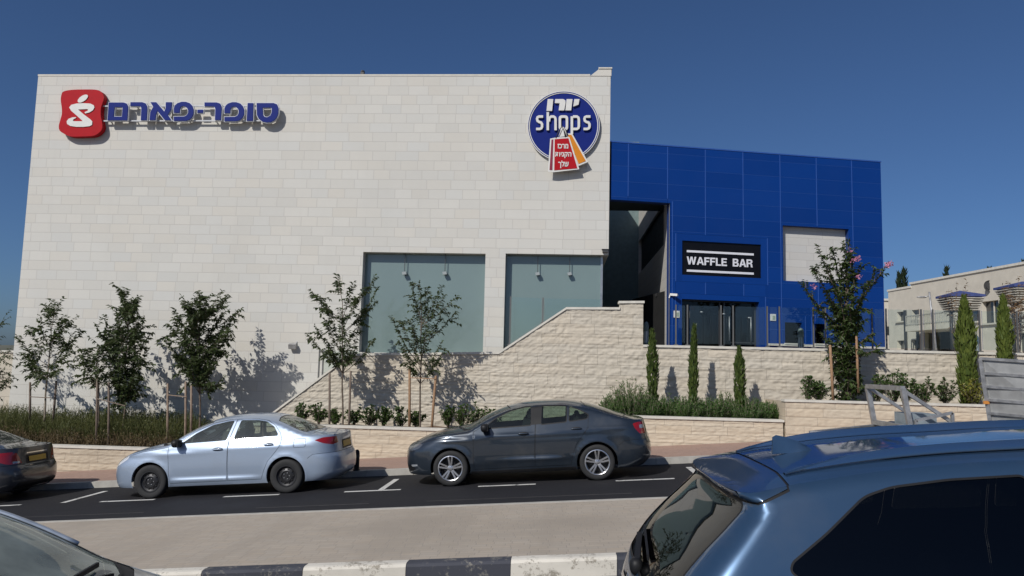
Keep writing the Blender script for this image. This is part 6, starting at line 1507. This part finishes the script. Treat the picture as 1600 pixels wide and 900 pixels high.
dcar = build_car(OCTAVIA, 'parked_car', 'dark slate blue saloon with bright alloy wheels parked at the far kerb', 'car', 'parked and waiting cars', P_dark, X0, 15.12, gz(X0, -2.065), glass=G_car)
ACCENT['frame'] = M_black
X0 = -10.33-4.54
build_car(ACCENT, 'parked_car', 'dark graphite saloon cut by the left edge, its tail towards the silver car', 'car', 'parked and waiting cars', P_grey, X0, 15.12, gz(X0, -2.065), glass=G_car)
HATCH['frame'] = M_black; HATCH['seatmat'] = simple('beige_trim', (.42, .43, .37), .8); ACCENT['seatmat'] = M_seatlight; OCTAVIA['seatmat'] = M_seat
P_rail_lit = paint('roof_rail_lit_blue', (.060, .125, .235), .7, .22)  # body blue made lighter, the rails' highlight put into the colour
XN = -1.78
hc = build_car(HATCH, 'waiting_car', 'pale grey car in the lower left corner showing only windscreen and bonnet', 'car', 'parked and waiting cars', P_pale, XN, 4.50, gz(XN, -2.14), facing=1, glass=G_clear)
root, body, Yh, Uh, tmh, ob_ = hc
q = MB()
for s0 in (.35, -.45):
    pth = [tmh(.99+.0*k, s0)+() for k in (0,)]; a = Vector(tmh(.96, s0))+Vector((0, 0, .03)); c_ = Vector(tmh(1.02, s0+.55 if s0 < 0 else s0+.45))+Vector((0, 0, .045)); q.bar(a, c_, .03, .02); q.bar(c_, Vector(tmh(1.10, s0-.1))+Vector((0, 0, .03)), .018, .03)
q.build('wiper', M_black, root)
q = MB()      # pale strip along each windscreen pillar
for s in (-1, 1):
    pth = [Vector(tmh(x, s*.985))+Vector((0, 0, .008)) for x in np.linspace(1.42, 2.02, 10)]; q.tube(pth, .018, 6)
q.build_split('pillar_strip', simple('pillar_trim', (.40, .45, .52), .3, .5), root, smooth=True)
XS = .455+4.70
suv = build_car(SUV, 'waiting_car', 'blue sport utility car with roof rails and tailgate spoiler in the lower right corner', 'car', 'parked and waiting cars', P_blue, XS, 4.12, gz(XS, -2.14), facing=1, glass=G_dark)
root, body, Ys_, Us_, tms, ob_ = suv
def onroof(x, s, dz): v = Vector(tms(x, s)); v.z += dz; return v
for s in (-.735, .735):
    q = MB(); xs_ = list(np.linspace(1.75, 4.02, 30)); pth = []
    for x in xs_:
        f = min(1, (x-1.75)/.25, (4.02-x)/.48); f = max(0, f); pth.append(onroof(x, s, .004+.020*f))
    for k in range(len(pth)): pass
    i0 = 0; w = .017
    for k, p in enumerate(pth):
        f = max(0, min(1, (xs_[k]-1.75)/.12, (4.02-xs_[k])/.30)); hh = .019*f+.004
        q.v += [tuple(p+Vector((0, a*w, b_*hh))) for a, b_ in ((-1, -1), (-1, .3), (-.5, .9), (.5, .9), (1, .3), (1, -1))]
    n_ = 6
    for k in range(len(pth)-1):
        for j in range(n_): q.f.append((k*n_+j, k*n_+(j+1) % n_, (k+1)*n_+(j+1) % n_, (k+1)*n_+j)); q.mi.append(0)
    rl = q.build('roof_rail', P_rail_lit, root, angle=50)
    q = MB()
    for a, b_ in zip(xs_[:-1], xs_[1:]): q.quad(*[tuple(onroof(x, s, .004)+Vector((0, dy, 0))) for x, dy in ((a, -.027), (b_, -.027), (b_, .027), (a, .027))])
    q.build('rail_shade_strip', M_black, rl)  # black strip painted as the shadow gap beneath the rail
q = MB(); fx = 3.83; base = onroof(fx, 0, -.004).z      # shark fin aerial
sec = [(-.11, .0), (-.07, .030), (-.02, .060), (.04, .083), (.085, .095), (.105, .085), (.115, .0)]
pr = [(fx+a, b_) for a, b_ in sec]
for a, b_ in sec: 
    w = .032*(1-b_/.115)
    q.v += [(fx+a, -w-.004, base), (fx+a, -w*.45, base+b_*.7), (fx+a, 0, base+b_), (fx+a, w*.45, base+b_*.7), (fx+a, w+.004, base)]
for k in range(len(sec)-1):
    for j in range(4): q.f.append((k*5+j, k*5+j+1, (k+1)*5+j+1, (k+1)*5+j)); q.mi.append(0)
q.f.append(tuple((len(sec)-1)*5+j for j in range(5))); q.mi.append(0)
q.build('aerial_fin', P_blue, root, angle=60)
XRs = pchip(SUV['XR'])
q = MB(); q.sphere((XRs(1.12)+.03, 0, 1.10), (.035, .045, .045), 14, 0, 2.5); q.bar((XRs(1.13)+.03, .0, 1.13), (XRs(1.20)+.03, -.38, 1.18), .03, .025); q.bar((XRs(1.17)+.015, .12, 1.17), (XRs(1.22)+.015, -.42, 1.21), .012, .03); q.build('rear_wiper', M_black, root, angle=40)
q = MB(); 
for s in (-1, 1): q.tube([(x, s*(Ys_(x, z)+.006), z) for x, z in ((3.15, 1.192), (3.6, 1.209), (3.95, 1.222), (4.08, 1.227))], .009, 6)
q.build('chrome_strip', M_chrome, root, smooth=True)
q = MB(); q.lathe([(.001, .006), (.05, .006), (.058, .0), (.066, .008), (.075, .0)], 'x', (XRs(.99)+.008, 0, 1.01), 24); q.build('emblem', M_chrome, root, smooth=True)
